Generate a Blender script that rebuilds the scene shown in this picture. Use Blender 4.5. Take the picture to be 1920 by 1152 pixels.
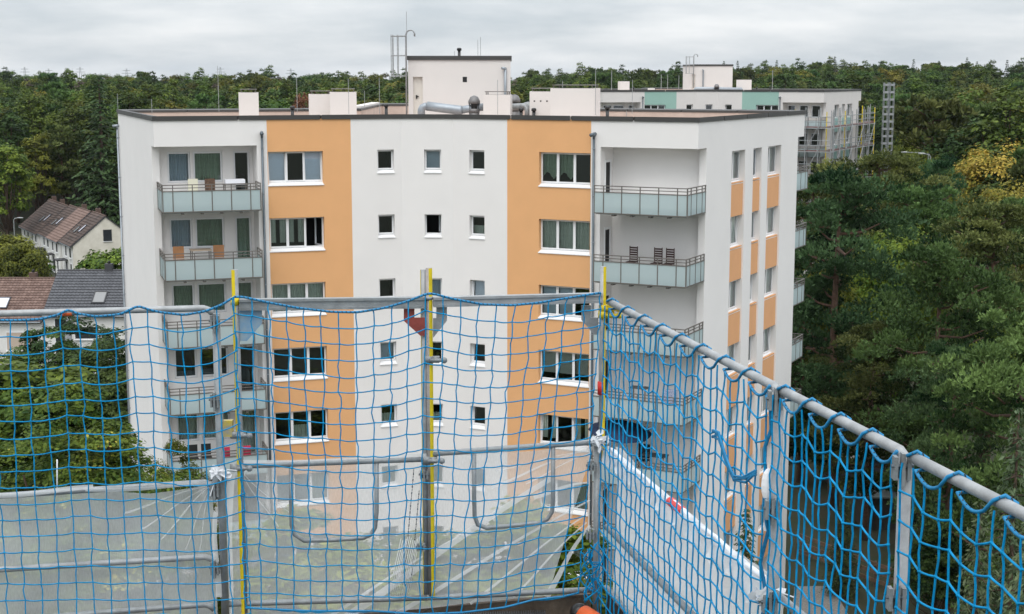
import bpy, math, random
import numpy as np
from mathutils import Vector, Matrix
for o in list(bpy.data.objects): bpy.data.objects.remove(o)
sc = bpy.context.scene
COL = sc.collection
R = math.radians
rnd = random.Random(7)

# ---------------------------------------------------------------- camera, sky, sun, exposure
CAMZ, TILT, FPX = 25.76, R(8.9), 2770.0
cam_d = bpy.data.cameras.new('camera'); cam = bpy.data.objects.new('camera', cam_d); COL.objects.link(cam)
cam.location = (0, 0, CAMZ); cam.rotation_euler = (math.pi / 2 - TILT, 0, 0)
cam_d.sensor_width = 36; cam_d.lens = FPX / 1920 * 36; cam_d.clip_start = 0.1; cam_d.clip_end = 20000
sc.camera = cam

SUN_EL, SUN_ROT = R(55), R(200)
w = bpy.data.worlds.new('World'); sc.world = w; w.use_nodes = True
nt = w.node_tree; N = nt.nodes; L = nt.links; N.clear()
out = N.new('ShaderNodeOutputWorld'); bg = N.new('ShaderNodeBackground'); bg.inputs[1].default_value = 0.1
sky = N.new('ShaderNodeTexSky'); sky.sky_type = 'NISHITA'; sky.sun_disc = False
sky.sun_elevation = SUN_EL; sky.sun_rotation = SUN_ROT
tc = N.new('ShaderNodeTexCoord'); sep = N.new('ShaderNodeSeparateXYZ'); L.new(tc.outputs['Generated'], sep.inputs[0])
def wm(op, a, b=None, **k):
    n = N.new('ShaderNodeMath'); n.operation = op
    for i, v in enumerate((a, b)):
        if v is None: continue
        if isinstance(v, (int, float)): n.inputs[i].default_value = v
        else: L.new(v, n.inputs[i])
    n.use_clamp = k.get('clamp', False)
    return n.outputs[0]
zz = wm('MAXIMUM', sep.outputs[2], 0.0); zd = wm('ADD', zz, 0.17)
comb = N.new('ShaderNodeCombineXYZ'); L.new(wm('DIVIDE', sep.outputs[0], zd), comb.inputs[0]); L.new(wm('DIVIDE', sep.outputs[1], zd), comb.inputs[1])
nz = N.new('ShaderNodeTexNoise'); nz.inputs['Scale'].default_value = 1.15; nz.inputs['Detail'].default_value = 7; nz.inputs['Roughness'].default_value = 0.55
L.new(comb.outputs[0], nz.inputs['Vector'])
rp = N.new('ShaderNodeValToRGB'); rp.color_ramp.elements[0].position = 0.36; rp.color_ramp.elements[1].position = 0.66
rp.color_ramp.elements[0].color = (4.5, 4.95, 5.35, 1); rp.color_ramp.elements[1].color = (6.95, 7.1, 7.25, 1)
L.new(nz.outputs[0], rp.inputs[0])
# an overcast sky is brighter overhead than at the horizon
gain = wm('ADD', wm('MULTIPLY', zz, 1.65), 0.90)
vm = N.new('ShaderNodeVectorMath'); vm.operation = 'SCALE'; L.new(rp.outputs[0], vm.inputs[0]); L.new(gain, vm.inputs['Scale'])
mx = N.new('ShaderNodeMixRGB'); mx.inputs[0].default_value = 0.94; L.new(sky.outputs[0], mx.inputs[1]); L.new(vm.outputs[0], mx.inputs[2])
L.new(mx.outputs[0], bg.inputs[0]); L.new(bg.outputs[0], out.inputs[0])
sd = bpy.data.lights.new('sun', 'SUN'); sd.energy = 0.9; sd.angle = R(40); sd.color = (1, 0.96, 0.9)
sun = bpy.data.objects.new('sun', sd); COL.objects.link(sun)
# the veiled sun stands behind the camera, and high
sdir = Vector((-0.13, -0.6, 0.9)).normalized()
sun.rotation_euler = sdir.to_track_quat('Z', 'Y').to_euler(); sun.location = (0, -20, 80)
sky.sun_elevation = math.asin(sdir.z); sky.sun_rotation = math.atan2(sdir.x, sdir.y)
sc.view_settings.view_transform = 'Standard'; sc.view_settings.look = 'None'
sc.view_settings.exposure = 0.50; sc.view_settings.gamma = 1; sc.view_settings.use_curve_mapping = False
sc.render.engine = 'CYCLES'; sc.cycles.max_bounces = 6; sc.cycles.transparent_max_bounces = 16
sc.cycles.diffuse_bounces = 3; sc.cycles.glossy_bounces = 2; sc.cycles.use_denoising = True

# ---------------------------------------------------------------- pixel helpers (1920 x 1152 photograph)
CT, ST = math.cos(TILT), math.sin(TILT)
def ray(px, py):
    a = (px - 960) / FPX; b = (576 - py) / FPX
    return Vector((a, CT + b * ST, -ST + b * CT))
def at(px, py, Y):
    d = ray(px, py); return Vector((0, 0, CAMZ)) + d * (Y / d.y)
def onz(px, py, z):
    d = ray(px, py); return Vector((0, 0, CAMZ)) + d * ((z - CAMZ) / d.z)

# ---------------------------------------------------------------- materials
def lin(c):
    return tuple((v / 255 / 12.92 if v <= 10 else ((v / 255 + 0.055) / 1.055) ** 2.4) for v in c)
MATS = {}
def mat(name, col, rough=0.7, metal=0.0, var=0.0, vscale=3.0, bump=0.0, bscale=40.0, spec=None, col2=None, streak=False):
    if name in MATS: return MATS[name]
    m = bpy.data.materials.new(name); m.use_nodes = True; t = m.node_tree; p = t.nodes['Principled BSDF']
    p.inputs['Base Color'].default_value = (*col, 1); p.inputs['Roughness'].default_value = rough; p.inputs['Metallic'].default_value = metal
    if spec is not None: p.inputs['Specular IOR Level'].default_value = spec
    if var or col2 or bump:
        c = t.nodes.new('ShaderNodeTexCoord')
        if var or col2:
            n = t.nodes.new('ShaderNodeTexNoise'); n.inputs['Scale'].default_value = vscale; n.inputs['Detail'].default_value = 6; n.inputs['Roughness'].default_value = 0.65
            if streak:
                mp = t.nodes.new('ShaderNodeMapping'); mp.inputs['Scale'].default_value = (1, 1, 0.12); t.links.new(c.outputs['Object'], mp.inputs[0]); t.links.new(mp.outputs[0], n.inputs['Vector'])
            else: t.links.new(c.outputs['Object'], n.inputs['Vector'])
            r = t.nodes.new('ShaderNodeValToRGB'); r.color_ramp.elements[0].position = 0.3; r.color_ramp.elements[1].position = 0.7
            a = tuple(v * (1 - var) for v in col); b = col2 or tuple(min(1, v * (1 + var)) for v in col)
            r.color_ramp.elements[0].color = (*a, 1); r.color_ramp.elements[1].color = (*b, 1)
            t.links.new(n.outputs[0], r.inputs[0]); t.links.new(r.outputs[0], p.inputs['Base Color'])
        if bump:
            n2 = t.nodes.new('ShaderNodeTexNoise'); n2.inputs['Scale'].default_value = bscale; n2.inputs['Detail'].default_value = 4
            t.links.new(c.outputs['Object'], n2.inputs['Vector'])
            bp = t.nodes.new('ShaderNodeBump'); bp.inputs['Strength'].default_value = bump; bp.inputs['Distance'].default_value = 0.02
            t.links.new(n2.outputs[0], bp.inputs['Height']); t.links.new(bp.outputs[0], p.inputs['Normal'])
    MATS[name] = m; return m
def glassmat(name, tint=(1, 1, 1), refl=0.1):
    m = bpy.data.materials.new(name); m.use_nodes = True; t = m.node_tree; t.nodes.clear()
    o = t.nodes.new('ShaderNodeOutputMaterial'); mix = t.nodes.new('ShaderNodeMixShader'); tr = t.nodes.new('ShaderNodeBsdfTransparent'); g = t.nodes.new('ShaderNodeBsdfGlossy')
    tr.inputs[0].default_value = (*tint, 1); g.inputs['Roughness'].default_value = 0.02; g.inputs[0].default_value = (0.9, 0.95, 1, 1)
    fr = t.nodes.new('ShaderNodeFresnel'); fr.inputs[0].default_value = 1.5
    ad = t.nodes.new('ShaderNodeMath'); ad.operation = 'ADD'; ad.use_clamp = True; ad.inputs[1].default_value = refl
    t.links.new(fr.outputs[0], ad.inputs[0]); t.links.new(ad.outputs[0], mix.inputs[0]); t.links.new(tr.outputs[0], mix.inputs[1]); t.links.new(g.outputs[0], mix.inputs[2]); t.links.new(mix.outputs[0], o.inputs[0])
    MATS[name] = m; return m
def veilmat(name, col, opacity, weave=0.0, transl=0.4):
    """thin fabric or frosted glass: part of the light goes straight through"""
    m = bpy.data.materials.new(name); m.use_nodes = True; t = m.node_tree; t.nodes.clear()
    o = t.nodes.new('ShaderNodeOutputMaterial'); mix = t.nodes.new('ShaderNodeMixShader'); tr = t.nodes.new('ShaderNodeBsdfTransparent')
    d = t.nodes.new('ShaderNodeBsdfDiffuse'); tl = t.nodes.new('ShaderNodeBsdfTranslucent'); m2 = t.nodes.new('ShaderNodeMixShader'); m2.inputs[0].default_value = transl
    d.inputs[0].default_value = (*col, 1); tl.inputs[0].default_value = (*col, 1)
    t.links.new(d.outputs[0], m2.inputs[1]); t.links.new(tl.outputs[0], m2.inputs[2]); t.links.new(tr.outputs[0], mix.inputs[1]); t.links.new(m2.outputs[0], mix.inputs[2])
    mix.inputs[0].default_value = opacity
    if weave:
        c = t.nodes.new('ShaderNodeTexCoord'); mp = t.nodes.new('ShaderNodeMapping'); mp.inputs['Scale'].default_value = (260, 60, 40)
        n = t.nodes.new('ShaderNodeTexNoise'); n.inputs['Scale'].default_value = 1.0; n.inputs['Detail'].default_value = 3
        n3 = t.nodes.new('ShaderNodeTexNoise'); n3.inputs['Scale'].default_value = 3.0; n3.inputs['Detail'].default_value = 4
        t.links.new(c.outputs['Object'], mp.inputs[0]); t.links.new(mp.outputs[0], n.inputs['Vector']); t.links.new(c.outputs['Object'], n3.inputs['Vector'])
        s = t.nodes.new('ShaderNodeMath'); s.operation = 'ADD'; t.links.new(n.outputs[0], s.inputs[0]); t.links.new(n3.outputs[0], s.inputs[1])
        mr = t.nodes.new('ShaderNodeMapRange'); mr.inputs[1].default_value = 0.6; mr.inputs[2].default_value = 1.4; mr.inputs[3].default_value = opacity - weave; mr.inputs[4].default_value = opacity + weave
        t.links.new(s.outputs[0], mr.inputs[0]); t.links.new(mr.outputs[0], mix.inputs[0])
    t.links.new(mix.outputs[0], o.inputs[0]); MATS[name] = m; return m
def leafmat(name, c1, c2, c3=None, c3amt=0.0, transl=0.25):
    """leaf colour varies leaf by leaf (tint) and tree by tree"""
    m = bpy.data.materials.new(name); m.use_nodes = True; t = m.node_tree; t.nodes.clear()
    o = t.nodes.new('ShaderNodeOutputMaterial'); mix = t.nodes.new('ShaderNodeMixShader'); mix.inputs[0].default_value = transl
    p = t.nodes.new('ShaderNodeBsdfPrincipled'); p.inputs['Roughness'].default_value = 0.55; p.inputs['Specular IOR Level'].default_value = 0.12
    tl = t.nodes.new('ShaderNodeBsdfTranslucent')
    at_ = t.nodes.new('ShaderNodeAttribute'); at_.attribute_name = 'tint'
    r = t.nodes.new('ShaderNodeValToRGB'); e = r.color_ramp.elements; e[0].color = (*c1, 1); e[1].color = (*c2, 1); e[0].position = 0.05; e[1].position = 0.9 - c3amt
    if c3:
        q = e.new(0.97); q.color = (*c3, 1)
    t.links.new(at_.outputs['Fac'], r.inputs[0])
    oi = t.nodes.new('ShaderNodeObjectInfo'); hs = t.nodes.new('ShaderNodeHueSaturation')
    mr = t.nodes.new('ShaderNodeMapRange'); mr.inputs[3].default_value = 0.476; mr.inputs[4].default_value = 0.515; t.links.new(oi.outputs['Random'], mr.inputs[0])
    wn = t.nodes.new('ShaderNodeMath'); wn.operation = 'MULTIPLY_ADD'; wn.inputs[1].default_value = 7.31; wn.inputs[2].default_value = 0.3; t.links.new(oi.outputs['Random'], wn.inputs[0])
    fc = t.nodes.new('ShaderNodeMath'); fc.operation = 'FRACT'; t.links.new(wn.outputs[0], fc.inputs[0])
    mv = t.nodes.new('ShaderNodeMapRange'); mv.inputs[3].default_value = 0.68; mv.inputs[4].default_value = 1.45; t.links.new(fc.outputs[0], mv.inputs[0])
    t.links.new(mr.outputs[0], hs.inputs['Hue']); t.links.new(mv.outputs[0], hs.inputs['Value']); t.links.new(r.outputs[0], hs.inputs['Color'])
    t.links.new(hs.outputs[0], p.inputs['Base Color']); t.links.new(hs.outputs[0], tl.inputs[0])
    t.links.new(p.outputs[0], mix.inputs[1]); t.links.new(tl.outputs[0], mix.inputs[2]); t.links.new(mix.outputs[0], o.inputs[0]); MATS[name] = m; return m

M_white = mat('white_render', (0.81, 0.783, 0.765), 0.85, var=0.03, vscale=0.5, bump=0.25, bscale=60)
M_warmwhite = mat('warm_white_render', (0.69, 0.655, 0.63), 0.85, var=0.025, vscale=0.7, bump=0.25, bscale=60)
M_orange = mat('orange_render', (0.77, 0.415, 0.19), 0.85, var=0.035, vscale=0.9, bump=0.3, bscale=60)
M_panel = mat('peach_panel', (0.74, 0.385, 0.185), 0.85, var=0.03, vscale=1.5, bump=0.2, bscale=60)
M_teal = mat('teal_render', (0.30, 0.47, 0.41), 0.85, var=0.03, vscale=0.9)
M_coping = mat('grey_coping_metal', (0.055, 0.053, 0.051), 0.5, 0.1, var=0.05, vscale=1.5)
M_membrane = mat('pink_roof_membrane', (0.50, 0.40, 0.345), 0.8, var=0.12, vscale=1.2, bump=0.9, bscale=3)
M_upvc = mat('white_window_plastic', (0.82, 0.82, 0.83), 0.4)
M_sill = mat('white_sill_metal', (0.82, 0.82, 0.82), 0.45)
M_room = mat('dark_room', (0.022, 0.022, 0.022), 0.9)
M_rail = mat('grey_brown_rail_paint', (0.16, 0.145, 0.13), 0.5, 0.2)
M_slab = mat('grey_concrete_slab', (0.33, 0.37, 0.38), 0.8, var=0.08)
M_zinc = mat('zinc_pipe', (0.30, 0.33, 0.36), 0.45, 0.5, var=0.12, vscale=4)
M_zincdark = mat('dark_zinc_pipe', (0.115, 0.14, 0.16), 0.45, 0.4, var=0.12, vscale=4)
M_black = mat('black_plastic', (0.012, 0.012, 0.013), 0.4)
M_curt = mat('grey_curtain', (0.58, 0.63, 0.58), 0.9, var=0.1, vscale=8)
M_curtg = mat('green_grey_curtain', (0.34, 0.43, 0.34), 0.9, var=0.12, vscale=8)
M_curtb = mat('blue_grey_blind', (0.46, 0.54, 0.64), 0.8, var=0.06, vscale=8)
M_blind = mat('pale_blind', (0.45, 0.48, 0.45), 0.7)
M_screen = mat('dark_insect_screen', (0.018, 0.019, 0.022), 0.8)
M_glass = glassmat('window_glass', (0.86, 0.92, 0.9), 0.075)
M_frost = veilmat('frosted_green_glass', (0.58, 0.68, 0.69), 0.80, transl=0.30)
M_galv = mat('galvanised_steel', (0.27, 0.285, 0.29), 0.5, 0.3, var=0.22, vscale=14, bump=0.15, bscale=90)
M_galvlight = mat('pale_galvanised_steel', (0.32, 0.33, 0.335), 0.55, 0.25, var=0.25, vscale=10, bump=0.1, bscale=90)
M_yellow = mat('worn_yellow_paint', (0.72, 0.55, 0.01), 0.5, var=0.18, vscale=9)
M_red = mat('worn_red_paint', (0.30, 0.06, 0.045), 0.6, var=0.3, vscale=12)
M_bluepaint = mat('worn_blue_paint', (0.12, 0.30, 0.52), 0.6, col2=(0.36, 0.42, 0.42), vscale=9)
M_net = mat('blue_net_cord', (0.0015, 0.235, 0.485), 0.55, var=0.28, vscale=18, spec=0.15)
M_rope = mat('blue_border_rope', (0.004, 0.18, 0.38), 0.6, var=0.25, vscale=60)
M_wood = mat('weathered_wood', (0.10, 0.075, 0.055), 0.85, var=0.5, vscale=6, bump=0.6, bscale=25)
M_bark = mat('brown_bark', (0.085, 0.055, 0.038), 0.9, var=0.35, vscale=5)
M_pinebark = mat('reddish_pine_bark', (0.125, 0.072, 0.05), 0.9, var=0.35, vscale=5)

# ---------------------------------------------------------------- mesh helpers
class MB:
    def __init__(s): s.v = []; s.f = []
    def quad(s, *p):
        i = len(s.v); s.v += [tuple(q) for q in p]; s.f.append(tuple(range(i, i + len(p)))); return s
    def box(s, x0, x1, y0, y1, z0, z1, M=None):
        i = len(s.v); c = [(x, y, z) for z in (z0, z1) for x, y in ((x0, y0), (x1, y0), (x1, y1), (x0, y1))]
        if M is not None: c = [tuple(M @ Vector(q)) for q in c]
        s.v += c
        for f in ((3, 2, 1, 0), (4, 5, 6, 7), (0, 1, 5, 4), (1, 2, 6, 5), (2, 3, 7, 6), (3, 0, 4, 7)): s.f.append(tuple(i + k for k in f))
        return s
    def prism(s, poly, z0, z1):
        n = len(poly); i = len(s.v)
        s.v += [(x, y, z0) for x, y in poly] + [(x, y, z1) for x, y in poly]
        s.f.append(tuple(i + k for k in reversed(range(n)))); s.f.append(tuple(i + n + k for k in range(n)))
        for k in range(n): s.f.append((i + k, i + (k + 1) % n, i + n + (k + 1) % n, i + n + k))
        return s
    def tube(s, pts, r, n=8, cap=True, rs=None):
        P = [Vector(p) for p in pts]; base = len(s.v); up = None
        for k, p in enumerate(P):
            d = (P[min(k + 1, len(P) - 1)] - P[max(k - 1, 0)])
            if d.length < 1e-9: d = Vector((0, 0, 1))
            d.normalize()
            if up is None:
                up = Vector((0, 0, 1)) if abs(d.z) < 0.9 else Vector((1, 0, 0))
            a = d.cross(up)
            if a.length < 1e-6: a = d.cross(Vector((0.3, 1, 0.2)))
            a.normalize(); b = a.cross(d).normalized(); up = b
            rr = rs[k] if rs else r
            for j in range(n):
                th = 2 * math.pi * j / n; q = p + a * (rr * math.cos(th)) + b * (rr * math.sin(th)); s.v.append((q.x, q.y, q.z))
        for k in range(len(P) - 1):
            for j in range(n):
                a0 = base + k * n + j; a1 = base + k * n + (j + 1) % n; s.f.append((a0, a0 + n, a1 + n, a1))
        if cap:
            s.f.append(tuple(base + j for j in range(n))); s.f.append(tuple(base + (len(P) - 1) * n + j for j in reversed(range(n))))
        return s
    def ball(s, c, r, n=6, m=4):
        base = len(s.v); c = Vector(c); r = r if isinstance(r, (tuple, list)) else (r, r, r)
        s.v.append((c.x, c.y, c.z - r[2]))
        for i in range(1, m):
            ph = -math.pi / 2 + math.pi * i / m
            for j in range(n):
                th = 2 * math.pi * j / n; s.v.append((c.x + r[0] * math.cos(ph) * math.cos(th), c.y + r[1] * math.cos(ph) * math.sin(th), c.z + r[2] * math.sin(ph)))
        s.v.append((c.x, c.y, c.z + r[2])); top = len(s.v) - 1
        for j in range(n):
            s.f.append((base, base + 1 + (j + 1) % n, base + 1 + j)); s.f.append((top, top - n + j, top - n + (j + 1) % n))
        for i in range(m - 2):
            for j in range(n):
                a = base + 1 + i * n + j; b = base + 1 + i * n + (j + 1) % n; s.f.append((a, b, b + n, a + n))
        return s
    def mesh(s, name, m=None, smooth=False):
        me = bpy.data.meshes.new(name); me.from_pydata(s.v, [], s.f); me.update()
        if m: me.materials.append(m)
        if smooth: me.polygons.foreach_set('use_smooth', [True] * len(me.polygons))
        return me
    def build(s, name, m, parent=None, smooth=False):
        return link(name, s.mesh(name, m, smooth), parent)
def link(name, me, parent=None, loc=None, rz=None):
    o = bpy.data.objects.new(name, me); COL.objects.link(o)
    if parent: o.parent = parent
    if loc is not None: o.location = loc
    if rz is not None: o.rotation_euler = (0, 0, rz)
    return o
def tag(o, label, cat, group=None, kind=None):
    if label: o['label'] = label
    if cat: o['category'] = cat
    if group: o['group'] = group
    if kind: o['kind'] = kind
    return o
def thing(name, label, cat, loc=(0, 0, 0), rz=0, group=None):
    o = bpy.data.objects.new(name, None); COL.objects.link(o); o.location = loc; o.rotation_euler = (0, 0, rz); o.empty_display_size = 0.2
    return tag(o, label, cat, group)
def struct(o): o['kind'] = 'structure'; return o
def np_mesh(name, V, F, m, tint=None, smooth=False):
    V = np.asarray(V, np.float32); F = np.asarray(F, np.int32); k = F.shape[1]
    me = bpy.data.meshes.new(name); me.vertices.add(len(V)); me.vertices.foreach_set('co', V.ravel())
    me.loops.add(F.size); me.loops.foreach_set('vertex_index', F.ravel())
    me.polygons.add(len(F)); me.polygons.foreach_set('loop_start', np.arange(0, F.size, k, dtype=np.int32)); me.polygons.foreach_set('loop_total', np.full(len(F), k, np.int32))
    if smooth: me.polygons.foreach_set('use_smooth', np.ones(len(F), bool))
    me.update(calc_edges=True)
    if tint is not None:
        a = me.attributes.new('tint', 'FLOAT', 'POINT'); a.data.foreach_set('value', np.asarray(tint, np.float32))
    me.materials.append(m); return me

# ---------------------------------------------------------------- terrain
def smooth(a, b, x):
    t = min(1, max(0, (x - a) / (b - a))); return t * t * (3 - 2 * t)
def ground_h(x, y):
    d = math.hypot(x, y); a = math.atan2(x, max(y, 1))
    right = smooth(-0.05, 0.3, a)
    return smooth(230, 700, d) * (5.0 + 4.0 * right) * (1 if y > 0 else 0)
def make_ground():
    rings = [0, 20, 40, 60, 80, 110, 140, 180, 230, 280, 330, 400, 480, 560, 640, 720, 900, 1300, 2500, 6000]; n = 72
    V = [(0, 0, 0)]; F = []
    for r_ in rings[1:]:
        for j in range(n):
            th = 2 * math.pi * j / n; x = r_ * math.cos(th); y = r_ * math.sin(th); V.append((x, y, ground_h(x, y)))
    for j in range(n): F.append((0, 1 + j, 1 + (j + 1) % n))
    for i in range(len(rings) - 2):
        for j in range(n):
            a = 1 + i * n + j; b = 1 + i * n + (j + 1) % n; F.append((a, a + n, b + n, b))
    mb = MB(); mb.v = V; mb.f = F
    return mb
M_ground = mat('grass_and_leaf_litter', (0.016, 0.034, 0.009), 0.95, col2=(0.048, 0.038, 0.020), vscale=0.45, bump=0.5, bscale=6)
struct(make_ground().build('ground', M_ground, smooth=True))
M_gravel = mat('grey_gravel', (0.20, 0.19, 0.175), 0.95, var=0.45, vscale=16, bump=0.8, bscale=30)
M_path = mat('brown_path', (0.13, 0.085, 0.05), 0.95, var=0.3, vscale=1.5)

# ---------------------------------------------------------------- apartment block, built twice
ROWH = 2.75
class Fr:
    """a facade's own axes: x along it, y into the house, z up"""
    def __init__(s, p, q): s.p = Vector((p[0], p[1], 0)); d = Vector((q[0] - p[0], q[1] - p[1], 0)); s.len = d.length; s.a = math.atan2(d.y, d.x)
    def put(s, o, x=0, y=0, z=0):
        c, n = math.cos(s.a), math.sin(s.a); o.location = (s.p.x + c * x - n * y, s.p.y + n * x + c * y, z); o.rotation_euler = (0, 0, s.a); return o
    def pt(s, x, y, z):
        c, n = math.cos(s.a), math.sin(s.a); return Vector((s.p.x + c * x - n * y, s.p.y + n * x + c * y, z))
def wall_mesh(x0, x1, z0, z1, ops, depth=0.2):
    mb = MB(); xs = sorted({x0, x1, *[v for o in ops for v in o[:2]]}); zs = sorted({z0, z1, *[v for o in ops for v in o[2:4]]})
    for i in range(len(xs) - 1):
        for j in range(len(zs) - 1):
            cx, cz = (xs[i] + xs[i + 1]) / 2, (zs[j] + zs[j + 1]) / 2
            if any(o[0] < cx < o[1] and o[2] < cz < o[3] for o in ops): continue
            mb.quad((xs[i], 0, zs[j]), (xs[i + 1], 0, zs[j]), (xs[i + 1], 0, zs[j + 1]), (xs[i], 0, zs[j + 1]))
    for a, b, c, d in [o[:4] for o in ops]:
        mb.quad((a, 0, c), (a, 0, d), (a, depth, d), (a, depth, c)); mb.quad((b, 0, d), (b, 0, c), (b, depth, c), (b, depth, d))
        mb.quad((a, 0, d), (b, 0, d), (b, depth, d), (a, depth, d)); mb.quad((b, 0, c), (a, 0, c), (a, depth, c), (b, depth, c))
    return mb
_cache = {}
def cached(key, fn):
    if key not in _cache: _cache[key] = fn()
    return _cache[key]
def frame_mesh(w_, h, n):
    def f():
        mb = MB(); b = 0.05
        mb.box(0, w_, 0, .07, h - b, h); mb.box(0, w_, 0, .07, 0, b); mb.box(0, b, 0.001, .069, b, h - b); mb.box(w_ - b, w_, 0.001, .069, b, h - b)
        for k in range(1, n): x = w_ * k / n; mb.box(x - .03, x + .03, 0.001, .069, b, h - b)
        return mb.mesh('window', M_upvc)
    return cached(('fr', round(w_, 3), round(h, 3), n), f)
def sash_mesh(w_, h):
    def f():
        mb = MB(); b = 0.055; y0, y1 = -.02, .03
        mb.box(0, w_, y0, y1, h - b, h); mb.box(0, w_, y0, y1, 0, b); mb.box(0, b, y0, y1 - .001, b, h - b); mb.box(w_ - b, w_, y0, y1 - .001, b, h - b)
        return mb.mesh('sash', M_upvc)
    return cached(('sa', round(w_, 3), round(h, 3)), f)
def pane_mesh(w_, h):
    return cached(('pa', round(w_, 3), round(h, 3)), lambda: MB().quad((.05, 0, .05), (w_ - .05, 0, .05), (w_ - .05, 0, h - .05), (.05, 0, h - .05)).mesh('pane', M_glass))
def curtain_mesh(w_, h, kind):
    def f():
        mb = MB()
        if kind == 'blind':
            n = int(h / .055)
            for k in range(int(n * .78)):
                z = h - .03 - k * .055; mb.box(.03, w_ - .03, .0, .03, z - .046, z)
            return mb.mesh('blind', M_blind)
        if kind == 'roller': mb.box(.04, w_ - .04, .0, .01, .03, h - .02); return mb.mesh('roller_blind', M_curtb)
        if kind == 'screen': mb.box(.0, w_, -.12, -.115, .0, h); return mb.mesh('insect_screen', M_screen)
        m = {'curtain': M_curt, 'green': M_curtg, 'blue': M_curtb, 'valance': M_curtg, 'part': M_curt, 'half': M_curt}[kind]
        n = max(10, int(w_ * 60)); rr = random.Random(int(w_ * 100) + len(kind)); ph = rr.random() * 6
        for i in range(n):
            def col(j):
                x = w_ * j / n; y = .03 * math.sin(x * 62 + ph + 1.3 * math.sin(x * 9)) + .012 * math.sin(x * 150)
                t = 0.02; hi = h - .01
                if kind == 'valance': t = .12 * h + .22 * h * abs(math.sin(x * 4.2 / max(w_, .4) + .4)) ** 1.5
                if kind == 'part': t = .16 * h
                if kind == 'half': hi = h * .48
                return x, y, t, hi
            if kind == 'part' and .38 < i / n < .62: continue
            a, b = col(i), col(i + 1); mb.quad((a[0], a[1], a[2]), (b[0], b[1], b[2]), (b[0], b[1], b[3]), (a[0], a[1], a[3]))
        return mb.mesh('curtain', m)
    return cached(('cu', round(w_, 3), round(h, 3), kind), f)
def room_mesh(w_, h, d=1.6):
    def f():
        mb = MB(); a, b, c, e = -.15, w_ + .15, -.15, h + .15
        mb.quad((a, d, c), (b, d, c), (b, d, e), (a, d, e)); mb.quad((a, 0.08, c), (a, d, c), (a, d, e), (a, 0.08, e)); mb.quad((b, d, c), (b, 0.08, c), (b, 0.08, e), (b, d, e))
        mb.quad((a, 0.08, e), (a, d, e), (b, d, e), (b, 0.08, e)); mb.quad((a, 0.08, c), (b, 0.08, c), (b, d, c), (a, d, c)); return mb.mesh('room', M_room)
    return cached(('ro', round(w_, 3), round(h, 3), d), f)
def sill_mesh(w_, over, back, lip=0.14):
    def f():
        mb = MB(); x0, x1 = -.02, w_ + .02; y0 = -over
        p = [(y0, -lip), (y0, -lip + .035), (back, -.005), (back, -.05), (y0 + .04, -lip)]
        i = len(mb.v)
        for x in (x0, x1): mb.v += [(x, y, z) for y, z in p]
        n = len(p); mb.f += [tuple(range(n)), tuple(range(2 * n - 1, n - 1, -1))] + [(k, n + k, n + (k + 1) % n, (k + 1) % n) for k in range(n)]
        return mb.mesh('sill', M_sill)
    return cached(('si', round(w_, 3), over, back, lip), f)
def window(root, F, x, y, z, w_, h, n, spec, sill=(0.24, 0.0), nosill=False):
    """spec: one string per sash, e.g. 'curtain', 'dark', 'tilt', 'open:dark', 'tilt:roller'"""
    win = F.put(link('window', frame_mesh(w_, h, n), root), x, y, z)
    link('room', room_mesh(w_, h), win)
    sw = (w_ - .04) / n
    for k in range(n):
        s = spec[k] if k < len(spec) else 'dark'; st, _, ku = s.partition(':')
        if not ku and st not in ('tilt', 'open'): ku, st = st, ''
        hh = h - .05
        sa = link('sash', sash_mesh(sw, hh), win, (0.02 + k * sw, 0, .025)); pa = link('pane', pane_mesh(sw, hh), win, (0.02 + k * sw, .004, .025))
        pa.rotation_euler = (R(rnd.uniform(-.8, .8)), 0, R(rnd.uniform(-.5, .5)))
        if st == 'tilt':
            for o in (sa, pa): o.rotation_euler = (-R(5.5), 0, 0); o.location.y += .03
        if st == 'open':
            for o in (sa, pa): o.location.x += sw; o.location.y += .03; o.rotation_euler = (0, 0, math.pi - R(75)); 
        if ku and ku != 'dark': cu = link('blind' if ku in ('blind', 'roller', 'screen') else 'curtain', curtain_mesh(sw, hh, ku), win, (0.02 + k * sw, .14 + rnd.uniform(-.02, .05), .025)); flip = rnd.random() < .5; cu.scale = ((-1 if flip else 1), 1, 1); cu.location.x += sw if flip else 0
    if not nosill: link('sill', sill_mesh(w_, sill[0], sill[1]), win)
    return win
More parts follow.
